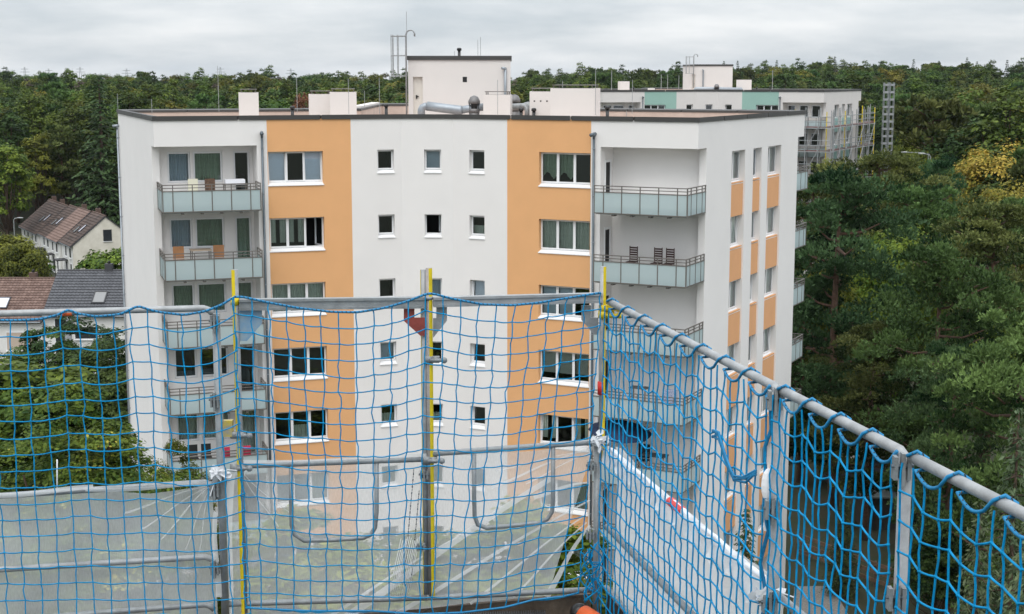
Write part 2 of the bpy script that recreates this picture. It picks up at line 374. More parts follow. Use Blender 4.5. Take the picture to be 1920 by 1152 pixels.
def balcony(root, F, u0, u1, prot, ztop, back=0.9, sides='both', slabback=1.3):
    """glass balcony in front of a loggia; handrail top at ztop"""
    slab = MB().box(u0 + .05, u1 - .05, -prot + .07, slabback, -1.15, -.88)
    b = F.put(slab.build('balcony', M_slab, root), 0, 0, ztop)
    mb = MB(); P = -prot
    def rails(p, q):
        d = Vector((q[0] - p[0], q[1] - p[1], 0)); ln = d.length; a = math.atan2(d.y, d.x); M = Matrix.Translation((p[0], p[1], 0)) @ Matrix.Rotation(a, 4, 'Z')
        mb.box(-.025, ln + .025, -.025, .025, -.035, 0, M); mb.box(-.024, ln + .024, -.015, .015, -.155, -.125, M); mb.box(-.025, ln + .025, -.022, .022, -.285, -.25, M); mb.box(-.024, ln + .024, -.022, .022, -1.12, -1.08, M)
        n = max(1, round(ln / .82)); gl = []
        first = .40 if ln > 2 else 0
        xs = [0] + ([first + (ln - 2 * first) * k / (n - 1) for k in range(n)] if ln > 2 and n > 1 else [ln * k / n for k in range(1, n)]) + [ln]
        for x in xs: mb.box(x - .018, x + .018, -.019, .019, -1.08, -.036, M)
        for i in range(len(xs) - 1): gl.append((M, xs[i] + .02, xs[i + 1] - .02))
        return gl
    gl = rails((u0, P), (u1, P)); 
    if sides in ('both', 'left'): gl += rails((u0, back), (u0, P + .026))
    if sides in ('both', 'right'): gl += rails((u1, P + .026), (u1, back if sides != 'both' else -0.02))
    for k in range(1, 5): x = u0 + (u1 - u0) * k / 5; mb.box(x - .05, x + .05, P + .02, P + .35, -1.21, -1.15)
    link('railing', mb.mesh('railing', M_rail), b); link('bounce_floor', MB().box(u0 + .06, u1 - .06, -prot + .08, slabback - .01, -.879, -.868).mesh('bounce_floor', mat('pale_bounce_floor', (.62, .60, .57), .8, var=.06)), b)  # pale floor layer added to bounce light into the loggia
    for M, a, c in gl:
        g = MB().box(a, c, -.006, .006, -1.075, -.29, M).mesh('glass_panel', M_frost); link('glass_panel', g, b)
    return b
def pipe(root, F, x, z0, z1, r=.05, y=-.09, elbow=True, m=None):
    mb = MB(); mb.tube([F.pt(x, y, z0), F.pt(x, y, z1)], r, 10)
    if elbow: mb.tube([F.pt(x, y, z1 - .001), F.pt(x, y, z1 + .12), F.pt(x, y - .02, z1 + .16)], r * 1.02, 10); mb.tube([F.pt(x + .02, .05, z1 + .2), F.pt(x - .04, y - .22, z1 + .15)], r * 1.5, 10)
    o = mb.build('downpipe', m or M_zincdark, root, True); k = 0; cl = MB()
    z = z1 - .4
    while z > z0 + .5: cl.tube([F.pt(x, y, z), F.pt(x, y, z + .03)], r * 1.25, 10); cl.box(-.015, .015, 0, -y, 0, .03, Matrix.Translation(F.pt(x, y, z)) @ Matrix.Rotation(F.a, 4, 'Z')); z -= 1.9
    link('pipe_clip', cl.mesh('pipe_clip', M_zinc), o); return o
def offset_poly(P, d):
    n = len(P); out = []
    for i in range(n):
        a, b, c = Vector(P[i - 1]), Vector(P[i]), Vector(P[(i + 1) % n]); e1 = (b - a).normalized(); e2 = (c - b).normalized()
        n1 = Vector((-e1.y, e1.x)); n2 = Vector((-e2.y, e2.x)); k = n1 + n2; k = k / max(0.2, k.dot(n1)); q = b + k * d; out.append((q.x, q.y))
    return out
L0, LV, RV, CC, EE, BL = (-14.38, 59.64), (-4.7, 62.9), (-2.5, 62.74), (7.26, 57.86), (13.8, 70.19), (-19.0, 71.8)
POLY = [L0, LV, RV, CC, EE, (1.0, 76.6), (1.0, 88.0), (-8.0, 88.0), (-8.0, 75.56), BL]
ZP = 24.0
def tower(T, accent, panelm, label, rows, specs, loggia_rows, second=False):
    root = thing('apartment_block', label, 'apartment block', (T[0], T[1], T[2]))
    FL, FM, FR, FS, FE = Fr(L0, LV), Fr(LV, RV), Fr(RV, CC), Fr(CC, EE), Fr(BL, L0)
    zb = -ZP
    top = ZP  # root sits at ground level: shift
    Z = lambda z: z + ZP
    # --- left wing: lintel band, pier, accent strip, white strip
    uL1, uL3, uR0, uR2 = 4.54, 8.05, 2.57, 6.36
    wz = lambda k: (-2.62 - ROWH * k, -1.34 - ROWH * k)
    allk = range(8)
    def ops(a, b, rws, z0=-2.755, z1=-1.34): return [(a, b, Z(z0 - ROWH * k), Z(z1 - ROWH * k)) for k in rws]
    M = M_warmwhite if second else M_white
    FL.put(MB().box(0, uL1, 0.003, .3, Z(-1.07), Z(0)).build('loggia_lintel', M, root))
    FL.put(MB().box(4.12, uL1, 0.003, 1.3, Z(zb), Z(-1.07)).build('loggia_pier', M, root))
    FL.put(wall_mesh(uL1, uL3, Z(zb), Z(0), ops(4.56, 6.86, rows)).build('accent_wall', accent, root))
    FL.put(wall_mesh(uL3, FL.len, Z(zb), Z(0), ops(9.18, 9.90, rows, -2.325, -1.33)).build('wall', M, root))
    FM.put(wall_mesh(0, FM.len, Z(zb), Z(0), ops(.98, 1.70, rows, -2.325, -1.33)).build('wall', M, root))
    FR.put(wall_mesh(0, uR0, Z(zb), Z(0), ops(.78, 1.50, rows, -2.325, -1.33)).build('wall', M, root))
    FR.put(wall_mesh(uR0, uR2, Z(zb), Z(0), ops(4.04, 6.34, rows)).build('accent_wall', accent, root))
    FR.put(MB().box(uR2, FR.len, 0.003, .3, Z(-1.07), Z(0)).build('loggia_lintel', M, root))
    FR.put(MB().box(uR2, uR2 + .42, 0.003, 1.3, Z(zb), Z(-1.07)).build('loggia_pier', M, root))
    for k in rows:
        zs = Z(-2.62 - ROWH * k)
        window(root, FL, 4.56, .2, zs, 2.30, 1.28, 3, specs['L'][k])
        window(root, FR, 4.04, .2, zs, 2.30, 1.28, 3, specs['R'][k])
        zs = Z(-2.19 - ROWH * k)
        window(root, FL, 9.18, .2, zs, .72, .86, 1, [specs['1'][k]])
        window(root, FM, .98, .2, zs, .72, .86, 1, [specs['2'][k]])
        window(root, FR, .78, .2, zs, .72, .86, 1, [specs['3'][k]])
    # --- loggias
    bw = 1.3
    lw = [(.62, 1.55, -2.62, -1.35), (1.67, 2.87, -2.62, -1.35), (3.33, 4.0, -3.45, -1.35)]
    lr = list(loggia_rows['L'])
    opsl = [(a, b, Z(c - ROWH * k), Z(d - ROWH * k)) for k in lr for a, b, c, d in lw]
    FL.put(wall_mesh(.3, 4.12, Z(zb), Z(-1.0), opsl, .1).build('loggia_back_wall', M, root), 0, bw, 0)
    for k in lr:
        for i, (a, b, c, d) in enumerate(lw): window(root, FL, a, bw + .1, Z(c - ROWH * k), b - a, d - c, 1, [specs['G'][k][i]], nosill=True)
        balcony(root, FL, .15, 4.03, 1.2, Z(-2.52 - ROWH * k))
    FL.put(MB().box(.32, 4.12, .3, 1.3, Z(-1.07), Z(-1.0)).build('loggia_ceiling', M, root))
    rr = list(loggia_rows['R']); UR = FR.len
    opr = []
    if second: lw2 = [(6.36 + .55, 6.36 + 1.35, -2.62, -1.35), (6.36 + 1.75, 6.36 + 2.65, -2.62, -1.35), (6.36 + 3.0, 6.36 + 3.9, -2.62, -1.35)]; opr = [(a, b, Z(c - ROWH * k), Z(d - ROWH * k)) for k in rr for a, b, c, d in lw2]
    FR.put(wall_mesh(uR2 + .42, UR - .3, Z(zb), Z(-1.0), opr, .1).build('loggia_back_wall', M, root), 0, bw, 0)
    FR.put(MB().box(uR2 + .42, UR - .32, .3, 1.3, Z(-1.07), Z(-1.0)).build('loggia_ceiling', M, root))
    for k in rr:
        balcony(root, FR, UR - 3.87, UR + .02, 1.2, Z(-2.52 - ROWH * k), sides='right')
        if second:
            for a, b, c, d in lw2: window(root, FR, a, bw + .1, Z(c - ROWH * k), b - a, d - c, 1, ['dark'], nosill=True)
        else:
            # glazed door in the loggia's inner side wall
            dr = MB(); x = uR2 + .425; z0 = Z(-3.5 - ROWH * k); z1 = Z(-1.62 - ROWH * k)
            dr.box(x, x + .03, .42, .50, z0, z1); dr.box(x, x + .03, .95, 1.08, z0, z1); dr.box(x, x + .03, .50, .95, z1 - .1, z1); dr.box(x, x + .03, .50, .95, z0, z0 + .12)
            d_ = FR.put(dr.build('balcony_door', M_upvc, root)); link('door_glass', MB().box(x + .004, x + .012, .5, .95, z0 + .12, z1 - .1).mesh('door_glass', M_room), d_)
    # --- end wall on the left, side wall with recessed window strips on the right
    E_ = MB(); E_.box(0, FE.len, 0, .3, Z(-1.07), Z(0)); E_.box(0, FE.len - .9, 0.001, .301, Z(zb), Z(-1.07))
    FE.put(E_.build('end_wall', M, root))
    strips = [(3.92, 5.60, 2), (6.65, 7.78, 1), (8.64, 10.52, 2)]
    so = [(a, b, Z(zb + .5), Z(-1.33)) for a, b, n in strips]
    side = wall_mesh(.95, FS.len - .95, Z(zb), Z(-1.07), so, .5)
    side.quad((0, 0, Z(-1.07)), (FS.len, 0, Z(-1.07)), (FS.len, 0, Z(0)), (0, 0, Z(0)))
    for x in (.95, FS.len - .95): side.quad((x, 0, Z(zb)), (x, .3, Z(zb)), (x, .3, Z(-1.07)), (x, 0, Z(-1.07)))
    side.quad((0, 0, Z(-1.07)), (0, .3, Z(-1.07)), (FS.len, .3, Z(-1.07)), (FS.len, 0, Z(-1.07)))
    FS.put(side.build('side_wall', M, root))
    for k in specs['side_rows']:
        for ci, (a, b, n) in enumerate(strips):
            zs = Z(-2.60 - ROWH * k); sp = specs['S'][(k + ci) % len(specs['S'])]
            window(root, FS, a + .02, .27, zs, b - a - .04, 1.25, n, sp, sill=(.20, .0))
            FS.put(MB().box(a + .004, b - .004, .07, .40, zs - 1.48, zs - .05).build('spandrel_panel', panelm, root))
    # --- balconies of the far loggias, seen past the side wall
    FB = Fr(EE, (1.0, 76.6))
    for k in specs['back_rows']: balcony(root, FB, .15, 4.0, 1.35, Z(-2.52 - ROWH * k), sides='left', back=1.0, slabback=1.0)
    # closing walls at the back
    for a, b in zip(POLY[4:9], POLY[5:10]):
        f = Fr(a, b)
        if a == EE: f.put(MB().quad((4.4, 0, Z(zb)), (f.len, 0, Z(zb)), (f.len, 0, Z(0)), (4.4, 0, Z(0))).quad((0, 0, Z(-1.07)), (4.4, 0, Z(-1.07)), (4.4, 0, Z(0)), (0, 0, Z(0))).quad((.3, 1.3, Z(zb)), (4.4, 1.3, Z(zb)), (4.4, 1.3, Z(-1)), (.3, 1.3, Z(-1))).build('back_wall', M, root))
        else: f.put(MB().quad((0, 0, Z(zb)), (f.len, 0, Z(zb)), (f.len, 0, Z(0)), (0, 0, Z(0))).build('back_wall', M, root))
    # --- roof: deck, parapet lining, coping pieces
    inn = offset_poly(POLY, .34)
    deck = MB(); deck.v = [(x, y, Z(-.55)) for x, y in inn]; deck.f = [tuple(range(len(inn)))]
    n = len(inn)
    for i in range(n):
        a, b = inn[i], inn[(i + 1) % n]; deck.quad((*a, Z(-.56)), (*b, Z(-.56)), (*b, Z(.0)), (*a, Z(.0)))
    deck.build('roof_deck', M_membrane, root)
    oo = offset_poly(POLY, -.05); ii = offset_poly(POLY, .37)
    for i in range(n):
        a0, a1, b0, b1 = Vector(oo[i]), Vector(oo[(i + 1) % n]), Vector(ii[i]), Vector(ii[(i + 1) % n]); ns = max(1, round((a1 - a0).length / 3.0))
        for k in range(ns):
            g = .003; t0, t1 = k / ns + (g if k else 0), (k + 1) / ns - (g if k < ns - 1 else 0)
            p = [a0.lerp(a1, t0), a0.lerp(a1, t1), b0.lerp(b1, t1), b0.lerp(b1, t0)]; mb = MB()
            mb.v = [(q.x, q.y, Z(-.03 if j < 2 else .0)) for j, q in enumerate(p)] + [(q.x, q.y, Z(.155 if j < 2 else .11)) for j, q in enumerate(p)]
            mb.f = [(3, 2, 1, 0), (4, 5, 6, 7), (0, 1, 5, 4), (1, 2, 6, 5), (2, 3, 7, 6), (3, 0, 4, 7)]
            mb.build('coping', M_coping, root)
    # --- downpipes
    pipe(root, FL, 4.32, Z(zb), Z(-.75)); pipe(root, FR, 6.52, Z(zb), Z(-.75)); pipe(root, FE, .35, Z(zb), Z(-.8), m=M_zinc)
    return root, (FL, FM, FR, FS, FE)

SPEC1 = {
 'L': [['tilt:roller', 'dark', 'tilt:roller'], ['part', 'part', 'open'], ['curtain', 'curtain', 'curtain'], ['dark', 'dark', 'dark'], ['dark', 'half', 'dark'], ['roller', 'roller', 'curtain'], ['roller', 'dark', 'curtain']],
 'R': [['valance', 'valance', 'screen'], ['curtain', 'curtain', 'curtain'], ['roller', 'roller', 'dark'], ['blind', 'blind', 'blind'], ['tilt:part', 'dark', 'tilt:part'], ['curtain', 'dark', 'curtain'], ['dark', 'curtain', 'curtain']],
 '1': ['dark', 'dark', 'dark', 'roller', 'half', 'curtain', 'roller'], '2': ['roller', 'open', 'blue', 'dark', 'half', 'curtain', 'dark'], '3': ['screen', 'half', 'tilt:roller', 'tilt:dark', 'tilt:dark', 'roller', 'dark'],
 'G': [['blue', 'green', 'dark'], ['blue', 'green', 'green'], ['green', 'green', 'green'], ['dark', 'dark', 'dark'], ['curtain', 'curtain', 'curtain'], ['dark', 'dark', 'dark'], ['dark', 'dark', 'dark']],
 'S': [['curtain', 'curtain'], ['blue', 'tilt:curtain'], ['curtain', 'curtain'], ['tilt:curtain', 'curtain']],
 'side_rows': range(7), 'back_rows': range(5)}
blockA, FR_A = tower((0, 0, 0), M_orange, M_panel, 'white and orange apartment block facing the scaffold', range(7), SPEC1, {'L': range(6), 'R': range(7)})
SPEC2 = {k: v for k, v in SPEC1.items()}; SPEC2.update({'L': [['dark'] * 3] * 4, 'R': [['dark'] * 3] * 4, '1': ['dark'] * 4, '2': ['dark'] * 4, '3': ['dark'] * 4, 'G': [['dark'] * 3] * 4, 'side_rows': range(4), 'back_rows': range(0)})
TB = (23.4, 88.8, 0.2)
blockB, FR_B = tower(TB, M_teal, mat('teal_panel', (0.27, 0.42, 0.40), 0.6), 'distant white and teal apartment block wrapped in scaffolding', range(1), SPEC2, {'L': range(1), 'R': range(4)}, True)

# ---------------------------------------------------------------- rooftop fittings (parts of the blocks)
def roof_box(root, x0, x1, ytop, Y, depth, ang=0.0, m=None, name='chimney_block', cap=True, zdeck=23.45):
    """white rendered block standing on the roof deck; its front spans x0..x1 in the photograph"""
    a = at(x0, ytop, Y); b = at(x1, ytop, Y); o = root.location; wd = b.x - a.x; h = a.z - zdeck
    mb = MB().box(0, wd, 0, depth, 0, h)
    ob = mb.build(name, m or M_warmwhite, root); ob.location = (a.x - o.x, a.y - o.y, zdeck - o.z); ob.rotation_euler = (0, 0, ang)
    if cap:
        c = MB(); c.box(.06, wd - .06, .06, depth - .06, h + .12, h + .15)
        for x in (.1, wd - .14):
            for y in (.1, depth - .14): c.box(x, x + .04, y, y + .04, h, h + .12)
        link('cover_plate', c.mesh('cover_plate', M_rail), ob)
    return ob
def rod(root, px, y0, y1, Y, r=.012, m=None):
    a = at(px, y0, Y) - root.location; b = at(px, y1, Y) - root.location
    return MB().tube([(a.x, a.y, b.z), (a.x, a.y, a.z)], r, 5).build('lightning_rod', m or M_galvlight, root)
def vent(root, px, y0, Y, zb=23.45, r=.07, name='vent_pipe'):
    a = at(px, y0, Y) - root.location; mb = MB(); mb.tube([(a.x, a.y, zb - root.location.z), (a.x, a.y, a.z - .12)], r, 12); mb.tube([(a.x, a.y, a.z - .13), (a.x, a.y, a.z - .03), (a.x, a.y, a.z)], r, 12, rs=[r * 1.6, r * 1.6, r * .9]); return mb.build(name, M_black, root, True)
A = blockA
roof_box(A, 447, 484, 174, 64.5, .9, R(10)); roof_box(A, 580, 622, 177, 66.5, .9, R(10)); roof_box(A, 618, 668, 173, 65.8, 1.1, R(6))
roof_box(A, 906, 957, 178, 66.2, .9, R(-6)); roof_box(A, 1032, 1116, 166, 64.2, 1.6, R(-12)); lowb = roof_box(A, 993, 1040, 172, 66.5, 1.6, R(-4))
hl = MB()
for x in (.18, .46, .74): hl.box(x, x + .07, -.006, .0, 1.42 - .26, 1.42 - .2)
link('vent_slot', hl.mesh('vent_slot', M_black), lowb)
def penthouse(root, x0, x1, ytop, Y, depth, doorpx):
    a = at(x0, ytop, Y) - root.location; b = at(x1, ytop, Y) - root.location; zd = 23.45 - root.location.z; wd = b.x - a.x; h = a.z - zd
    dx0, dx1 = [(at(p, ytop, Y).x - root.location.x - a.x) for p in doorpx]; dz1 = h * .74
    mb = wall_mesh(0, wd, 0, h, [(dx0, dx1, .15, dz1)], .22); mb.quad((0, depth, 0), (0, 0, 0), (0, 0, h), (0, depth, h)); mb.quad((wd, 0, 0), (wd, depth, 0), (wd, depth, h), (wd, 0, h)); mb.quad((wd, depth, 0), (0, depth, 0), (0, depth, h), (wd, depth, h))
    mb.quad((0, 0, h), (wd, 0, h), (wd, depth, h), (0, depth, h))
    p = mb.build('penthouse', M_warmwhite, root); p.location = (a.x, a.y, zd)
    link('penthouse_coping', MB().box(-.06, wd + .06, -.06, depth + .06, h - .02, h + .17).mesh('penthouse_coping', M_coping), p)
    link('door', MB().box(dx0, dx1, .18, .22, .15, dz1).mesh('door', mat('cream_door', (.70, .66, .60), .6)), p)
    link('door_handle', MB().box(dx0 + .12, dx0 + .18, .12, .18, .15 + (dz1 - .15) * .52, .15 + (dz1 - .15) * .60).box(dx0 + .12, dx0 + .26, .12, .14, .15 + (dz1 - .15) * .56, .15 + (dz1 - .15) * .58).mesh('door_handle', M_black), p)
    return p, wd, h
ph, phw, phh = penthouse(A, 765, 957, 112, 69.5, 7.0, (774, 792))
link('vent_opening', MB().box(phw * .533, phw * .575, -.008, .0, phh * .66, phh * .74).mesh('vent_opening', M_black), ph)
pp = MB(); pp.tube([(phw - .24, -.09, .05), (phw - .24, -.09, phh - .5), (phw - .22, -.05, phh - .42), (phw - .38, -.22, phh - .40)], .065, 10)
link('downpipe', pp.mesh('downpipe', M_zinc, True), ph)
vent(A, 861, 90, 71.5, zb=25.9); rod(A, 901, 70, 112, 72.0); rod(A, 852, 96, 112, 72.0); rod(A, 896, 75, 112, 74.0)
def caged_ladder(root, pxl, pxr, y0, y1, ybot, Y):
    s = root.location; a = at(pxr, y0, Y) - s; zb_ = at(pxr, ybot, Y).z - s.z; zt = a.z; w_ = (at(pxr, y0, Y) - at(pxl, y0, Y)).x
    mb = MB(); x, y = a.x, a.y
    for dy in (-.22, .22):
        mb.tube([(x, y + dy, zb_), (x, y + dy, zt), (x + .05, y + dy, zt + .16), (x + .18, y + dy, zt + .22), (x + .32, y + dy, zt + .2), (x + .4, y + dy, zt + .08), (x + .4, y + dy, zt - .06)], .025, 8)
    lad = mb.build('caged_ladder', M_galvlight, root, True)
    rg = MB(); z = zb_ + .2
    while z < zt: rg.tube([(x, y - .22, z), (x, y + .22, z)], .014, 6); z += .28
    link('rung', rg.mesh('rung', M_galvlight), lad)
    cg = MB(); zc = at(pxr, y1, Y).z - s.z; hoops = [zt - .05, (zt + zc) / 2, zc]
    def pl(t): th = math.pi * t; return (x - w_ * math.sin(th) ** .6, y - .32 * math.cos(th))
    for z in hoops:
        pts = [(x, y - .22, z)] + [(*pl(t / 10), z) for t in range(1, 10)] + [(x, y + .22, z)]; cg.tube(pts, .028, 6)
    for t in (.12, .3, .5, .7, .88): q = pl(t); cg.tube([(*q, hoops[2] - .02), (*q, hoops[0] + .06)], .02, 6)
    link('safety_cage', cg.mesh('safety_cage', M_galvlight), lad)
caged_ladder(A, 733, 761, 66, 143, 214, 69.0)
def duct(root, pts, r, Y, name='exhaust_duct', m=None):
    P = [at(x, y, Y + dy) - root.location for x, y, dy in pts]; return MB().tube(P, r, 14).build(name, m or M_zinc, root, True)
du = duct(A, [(790, 222, -1.2), (790, 207, -1.2), (792, 202, -1.2), (797, 200, -1.2), (801, 199, -1.2)], .17, 68)
duct(A, [(800, 199, -1.2), (830, 203, -1.2), (862, 207, -1.2), (866, 207, -1.2)], .21, 68); duct(A, [(864, 207, -1.2), (885, 203, -1.0), (918, 200, -1.0)], .17, 68)
duct(A, [(950, 201, -.5), (980, 200, -.5), (990, 197, -.6), (996, 201, -.7), (997, 222, -.7)], .15, 68, m=M_galvlight); duct(A, [(976, 200, -.9), (985, 199, -1), (988, 205, -1.1), (988, 222, -1.1)], .1, 68, m=M_galvlight)
M_fan = mat('grey_fan_housing', (0.17, .165, .165), .5, .4, var=.1)
def fan(root, px, y0, Y):
    a = at(px, y0, Y) - root.location; k = (at(px + 10, y0, Y) - at(px, y0, Y)).x / 10; zb = 23.45 - root.location.z; mb = MB(); x, y = a.x, a.y
    mb.tube([(x, y, zb), (x, y, a.z - .75)], .24, 14); mb.tube([(x, y, a.z - .8), (x, y, a.z - .62)], .25, 14); mb.tube([(x, y, a.z - .40), (x, y, a.z - .28), (x, y, a.z - .10), (x, y, a.z - .03)], .2, 14, rs=[.27, .27, .18, .03])
    f_ = mb.build('roof_fan', M_fan, root, True); g = MB()
    for j in range(12): th = j * math.pi / 6; g.box(-.012, .012, -.012, .012, a.z - .63, a.z - .35, Matrix.Translation((x + .23 * math.cos(th), y + .23 * math.sin(th), 0)))
    g.tube([(x, y, a.z - .63), (x, y, a.z - .35)], .16, 10); link('fan_grille', g.mesh('fan_grille', M_black), f_)
fan(A, 889, 178, 66.9); fan(A, 965, 176, 68.6)
for p in ((548, 199, 64.8), (724, 195, 66.0), (1139, 199, 62.8), (977, 203, 66.3), (1001, 203, 66.3)): vent(A, *p)
for px, y0, y1, Y in ((220, 176, 206, 72), (284, 186, 214, 62), (408, 124, 210, 66), (556, 147, 213, 65), (653, 148, 214, 64.5), (711, 146, 214, 66), (683, 170, 200, 75), (762, 22, 66, 69), (933, 150, 215, 65.6), (1117, 128, 216, 63), (1186, 150, 214, 62), (1055, 152, 168, 66), (1175, 208, 222, 60.2)): rod(A, px, y0, y1, Y)
# the second block's fittings
B = blockB
roof_box(B, 1163, 1181, 153, 154, 1.0, R(10), zdeck=23.65, cap=False); roof_box(B, 1381, 1409, 150, 156, 1.2, R(-8), zdeck=23.65, cap=False); roof_box(B, 1216, 1228, 166, 158, 1, 0, zdeck=23.65, cap=False)
ph2, w2, h2 = penthouse(B, 1295, 1374, 124, 158.5, 7.0, (1298, 1304))
pp = MB(); pp.tube([(w2 * .30, -.1, .05), (w2 * .30, -.1, h2 - .45), (w2 * .28, -.25, h2 - .40)], .08, 8); link('downpipe', pp.mesh('downpipe', M_zinc), ph2)
caged_ladder(B, 1286, 1301, 106, 138, 165, 158)
duct(B, [(1302, 172, 0), (1304, 167, 0), (1330, 167, 0), (1390, 168, 0), (1394, 176, 0)], .2, 155.5); fan(B, 1344, 157, 155.2)
for px, y0, Y in ((1188, 164, 152), (1444, 163, 152), (1419, 164, 152)): vent(B, px, y0, Y, zb=23.65)
for px, y0, y1, Y in ((1147, 132, 170, 154), (1240, 140, 168, 158), (1252, 140, 168, 158), (1273, 142, 168, 158), (1449, 132, 168, 154)): rod(B, px, y0, y1, Y, r=.03)
# pale kerb on the near block's back wing
s_ = A.location
kb = MB(); kb.box(-8.25, -7.75, 76.2, 87.5, 23.9, 24.22); kb.build('roof_kerb', M_warmwhite, A)

# ---------------------------------------------------------------- things on the balconies
FLa, FMa, FRa, FSa, FEa = FR_A
def bal_z(k): return ZP - 3.40 - ROWH * k
def chair(F, x, y, k, m, label, h=.92, w_=.46, solid=True, face=0):
    t = thing('balcony_chair', label, 'chair', F.pt(x, y, bal_z(k)), F.a + face)
    lg = cached(('cl', w_), lambda: MB().box(0, .035, 0, .035, 0, .43).mesh('leg', M_rail))
    for lx in (0, w_ - .035):
        for ly in (0, .40): link('leg', lg, t, (lx, ly, 0))
    link('seat', MB().box(0, w_, 0, .44, .43, .47).mesh('seat', m), t)
    b = MB()
    if solid: b.box(0, w_, .40, .43, .5, h)
    else:
        n = 6
        for i in range(n): b.box(0, w_, .40, .425, .50 + (h - .5) * i / n, .50 + (h - .5) * (i + .7) / n)
        b.box(0, .03, .398, .43, .47, h); b.box(w_ - .03, w_, .398, .43, .47, h)
    link('backrest', b.mesh('backrest', m), t); return t
M_brownch = mat('dark_brown_wicker', (.05, .022, .018), .7); M_tan = mat('tan_wood', (.42, .20, .085), .6, var=.15, vscale=6); M_cardw = mat('white_card', (.80, .80, .84), .6)
URl = FRa.len
for i, px in enumerate((1184, 1240, 1267)):
    d = ray(px, 475); x = URl - 4.03 + (px - 1122) / 205 * 3.9
    chair(FRa, x - .2, .15, 1, M_brownch, ['dark brown slatted chair nearest the downpipe on the second balcony', 'dark brown slatted chair in the middle of the second balcony', 'dark brown slatted chair nearest the side wall on the second balcony'][i], h=1.07, w_=.36, solid=False)
chair(FLa, .62, -.15, 1, M_tan, 'tan wooden chair at the left end of the second balcony', h=1.00, w_=.44); chair(FLa, 2.25, -.15, 1, M_tan, 'tan wooden chair beside the table on the second balcony', h=1.00, w_=.44)
def table(F, x, y, k, w_, d_, h, m, label):
    t = thing('balcony_table', label, 'table', F.pt(x, y, bal_z(k)), F.a)
    for lx in (.03, w_ - .07):
        for ly in (.03, d_ - .07): link('leg', cached(('tl', h), lambda: MB().box(0, .04, 0, .04, 0, h - .03).mesh('leg', M_rail)), t, (lx, ly, 0))
    link('table_top', MB().box(0, w_, 0, d_, h - .03, h).mesh('table_top', m), t); return t
table(FLa, 1.3, -.2, 1, .85, .7, .86, mat('pale_wood', (.5, .38, .28), .6), 'pale wooden table between two tan chairs')
table(FLa, 2.75, .1, 0, 1.0, .55, .74, M_rail, 'folding table on the top left balcony')
tag(FLa.put(MB().box(2.82, 3.62, .12, .60, 0, .2).build('storage_box', M_cardw), 0, 0, bal_z(0) + .742), 'white box lying on the folding table', 'box')
tag(FLa.put(MB().box(1.35, 1.75, .55, .62, 0, .98).build('storage_cabinet', mat('cream_panel', (.72, .69, .55), .6)), 0, 0, bal_z(0)), 'cream cabinet standing under the window on the top left balcony', 'cabinet')
M_pattern = mat('brown_patterned_cloth', (.22, .12, .075), .9, col2=(.03, .025, .02), vscale=9)
chair(FLa, 2.02, .1, 0, M_pattern, 'chair with brown patterned cover on the top left balcony', h=0.98, w_=.42)
table(FRa, URl - 2.6, -.5, 3, .75, .5, .94, mat('grey_planter', (.10, .095, .09), .7), 'grey planter table behind the railing of the fourth right balcony')
tag(FRa.put(MB().box(URl - 1.05, URl - .6, -.6, -.2, 0, .98).build('laundry_basket', mat('blue_white_check', (.08, .12, .3), .8, col2=(.6, .62, .66), vscale=22)), 0, 0, bal_z(3)), 'blue and white checked basket on the fourth right balcony', 'basket')
# dark blue parasol
pz = thing('parasol', 'dark blue parasol open on the fifth right balcony', 'parasol', FRa.pt(URl - 3.25, -.1, bal_z(4)))
MB().tube([(0, 0, 0), (0, 0, 2.36)], .02, 8).build('pole', M_galv, pz); MB().tube([(0, 0, 0), (0, 0, .08)], .25, 14).build('base', M_slab, pz)
cn = MB(); n = 8
for i in range(n):
    a0, a1 = 2 * math.pi * i / n, 2 * math.pi * (i + 1) / n; r_ = 1.32
    cn.quad((0, 0, 2.32), (r_ * math.cos(a0), r_ * math.sin(a0), 1.78), (r_ * math.cos((a0 + a1) / 2) * .96, r_ * math.sin((a0 + a1) / 2) * .96, 1.80)); cn.quad((0, 0, 2.32), (r_ * math.cos((a0 + a1) / 2) * .96, r_ * math.sin((a0 + a1) / 2) * .96, 1.80), (r_ * math.cos(a1), r_ * math.sin(a1), 1.78))
cn.build('canopy', mat('navy_canopy', (.008, .02, .06), .8), pz); pz.rotation_euler = (R(8), R(4), 0)
table(FRa, URl - 2.0, -.7, 4, 1.05, .6, 1.0, mat('dark_table', (.03, .03, .032), .6), 'dark table on the balcony with the parasol'); chair(FRa, URl - 2.6, .3, 4, mat('black_mesh', (.015, .015, .016), .7), 'black chair beside the parasol', h=1.10, w_=.5)
for i, x in enumerate((.9, 1.45)): chair(FLa, x, -.5, 4, mat('black_mesh', (.015, .015, .016), .7), ['black folding chair farthest left on the fifth left balcony', 'second black folding chair on the fifth left balcony'][i], h=0.97, w_=.4)
for i, (x, c) in enumerate(((2.15, (.50, .03, .08)), (3.0, (.45, .05, .07)))):
    tag(FLa.put(MB().box(x, x + .35, -1.172, -1.14, .62, 1.02).build('hanging_towel', mat('red_cloth', c, .9, var=.4, vscale=8)), 0, 0, bal_z(4)), ['red and white towel hung over the fifth left railing', 'red towel hung near the post on the fifth left railing'][i], 'towel')

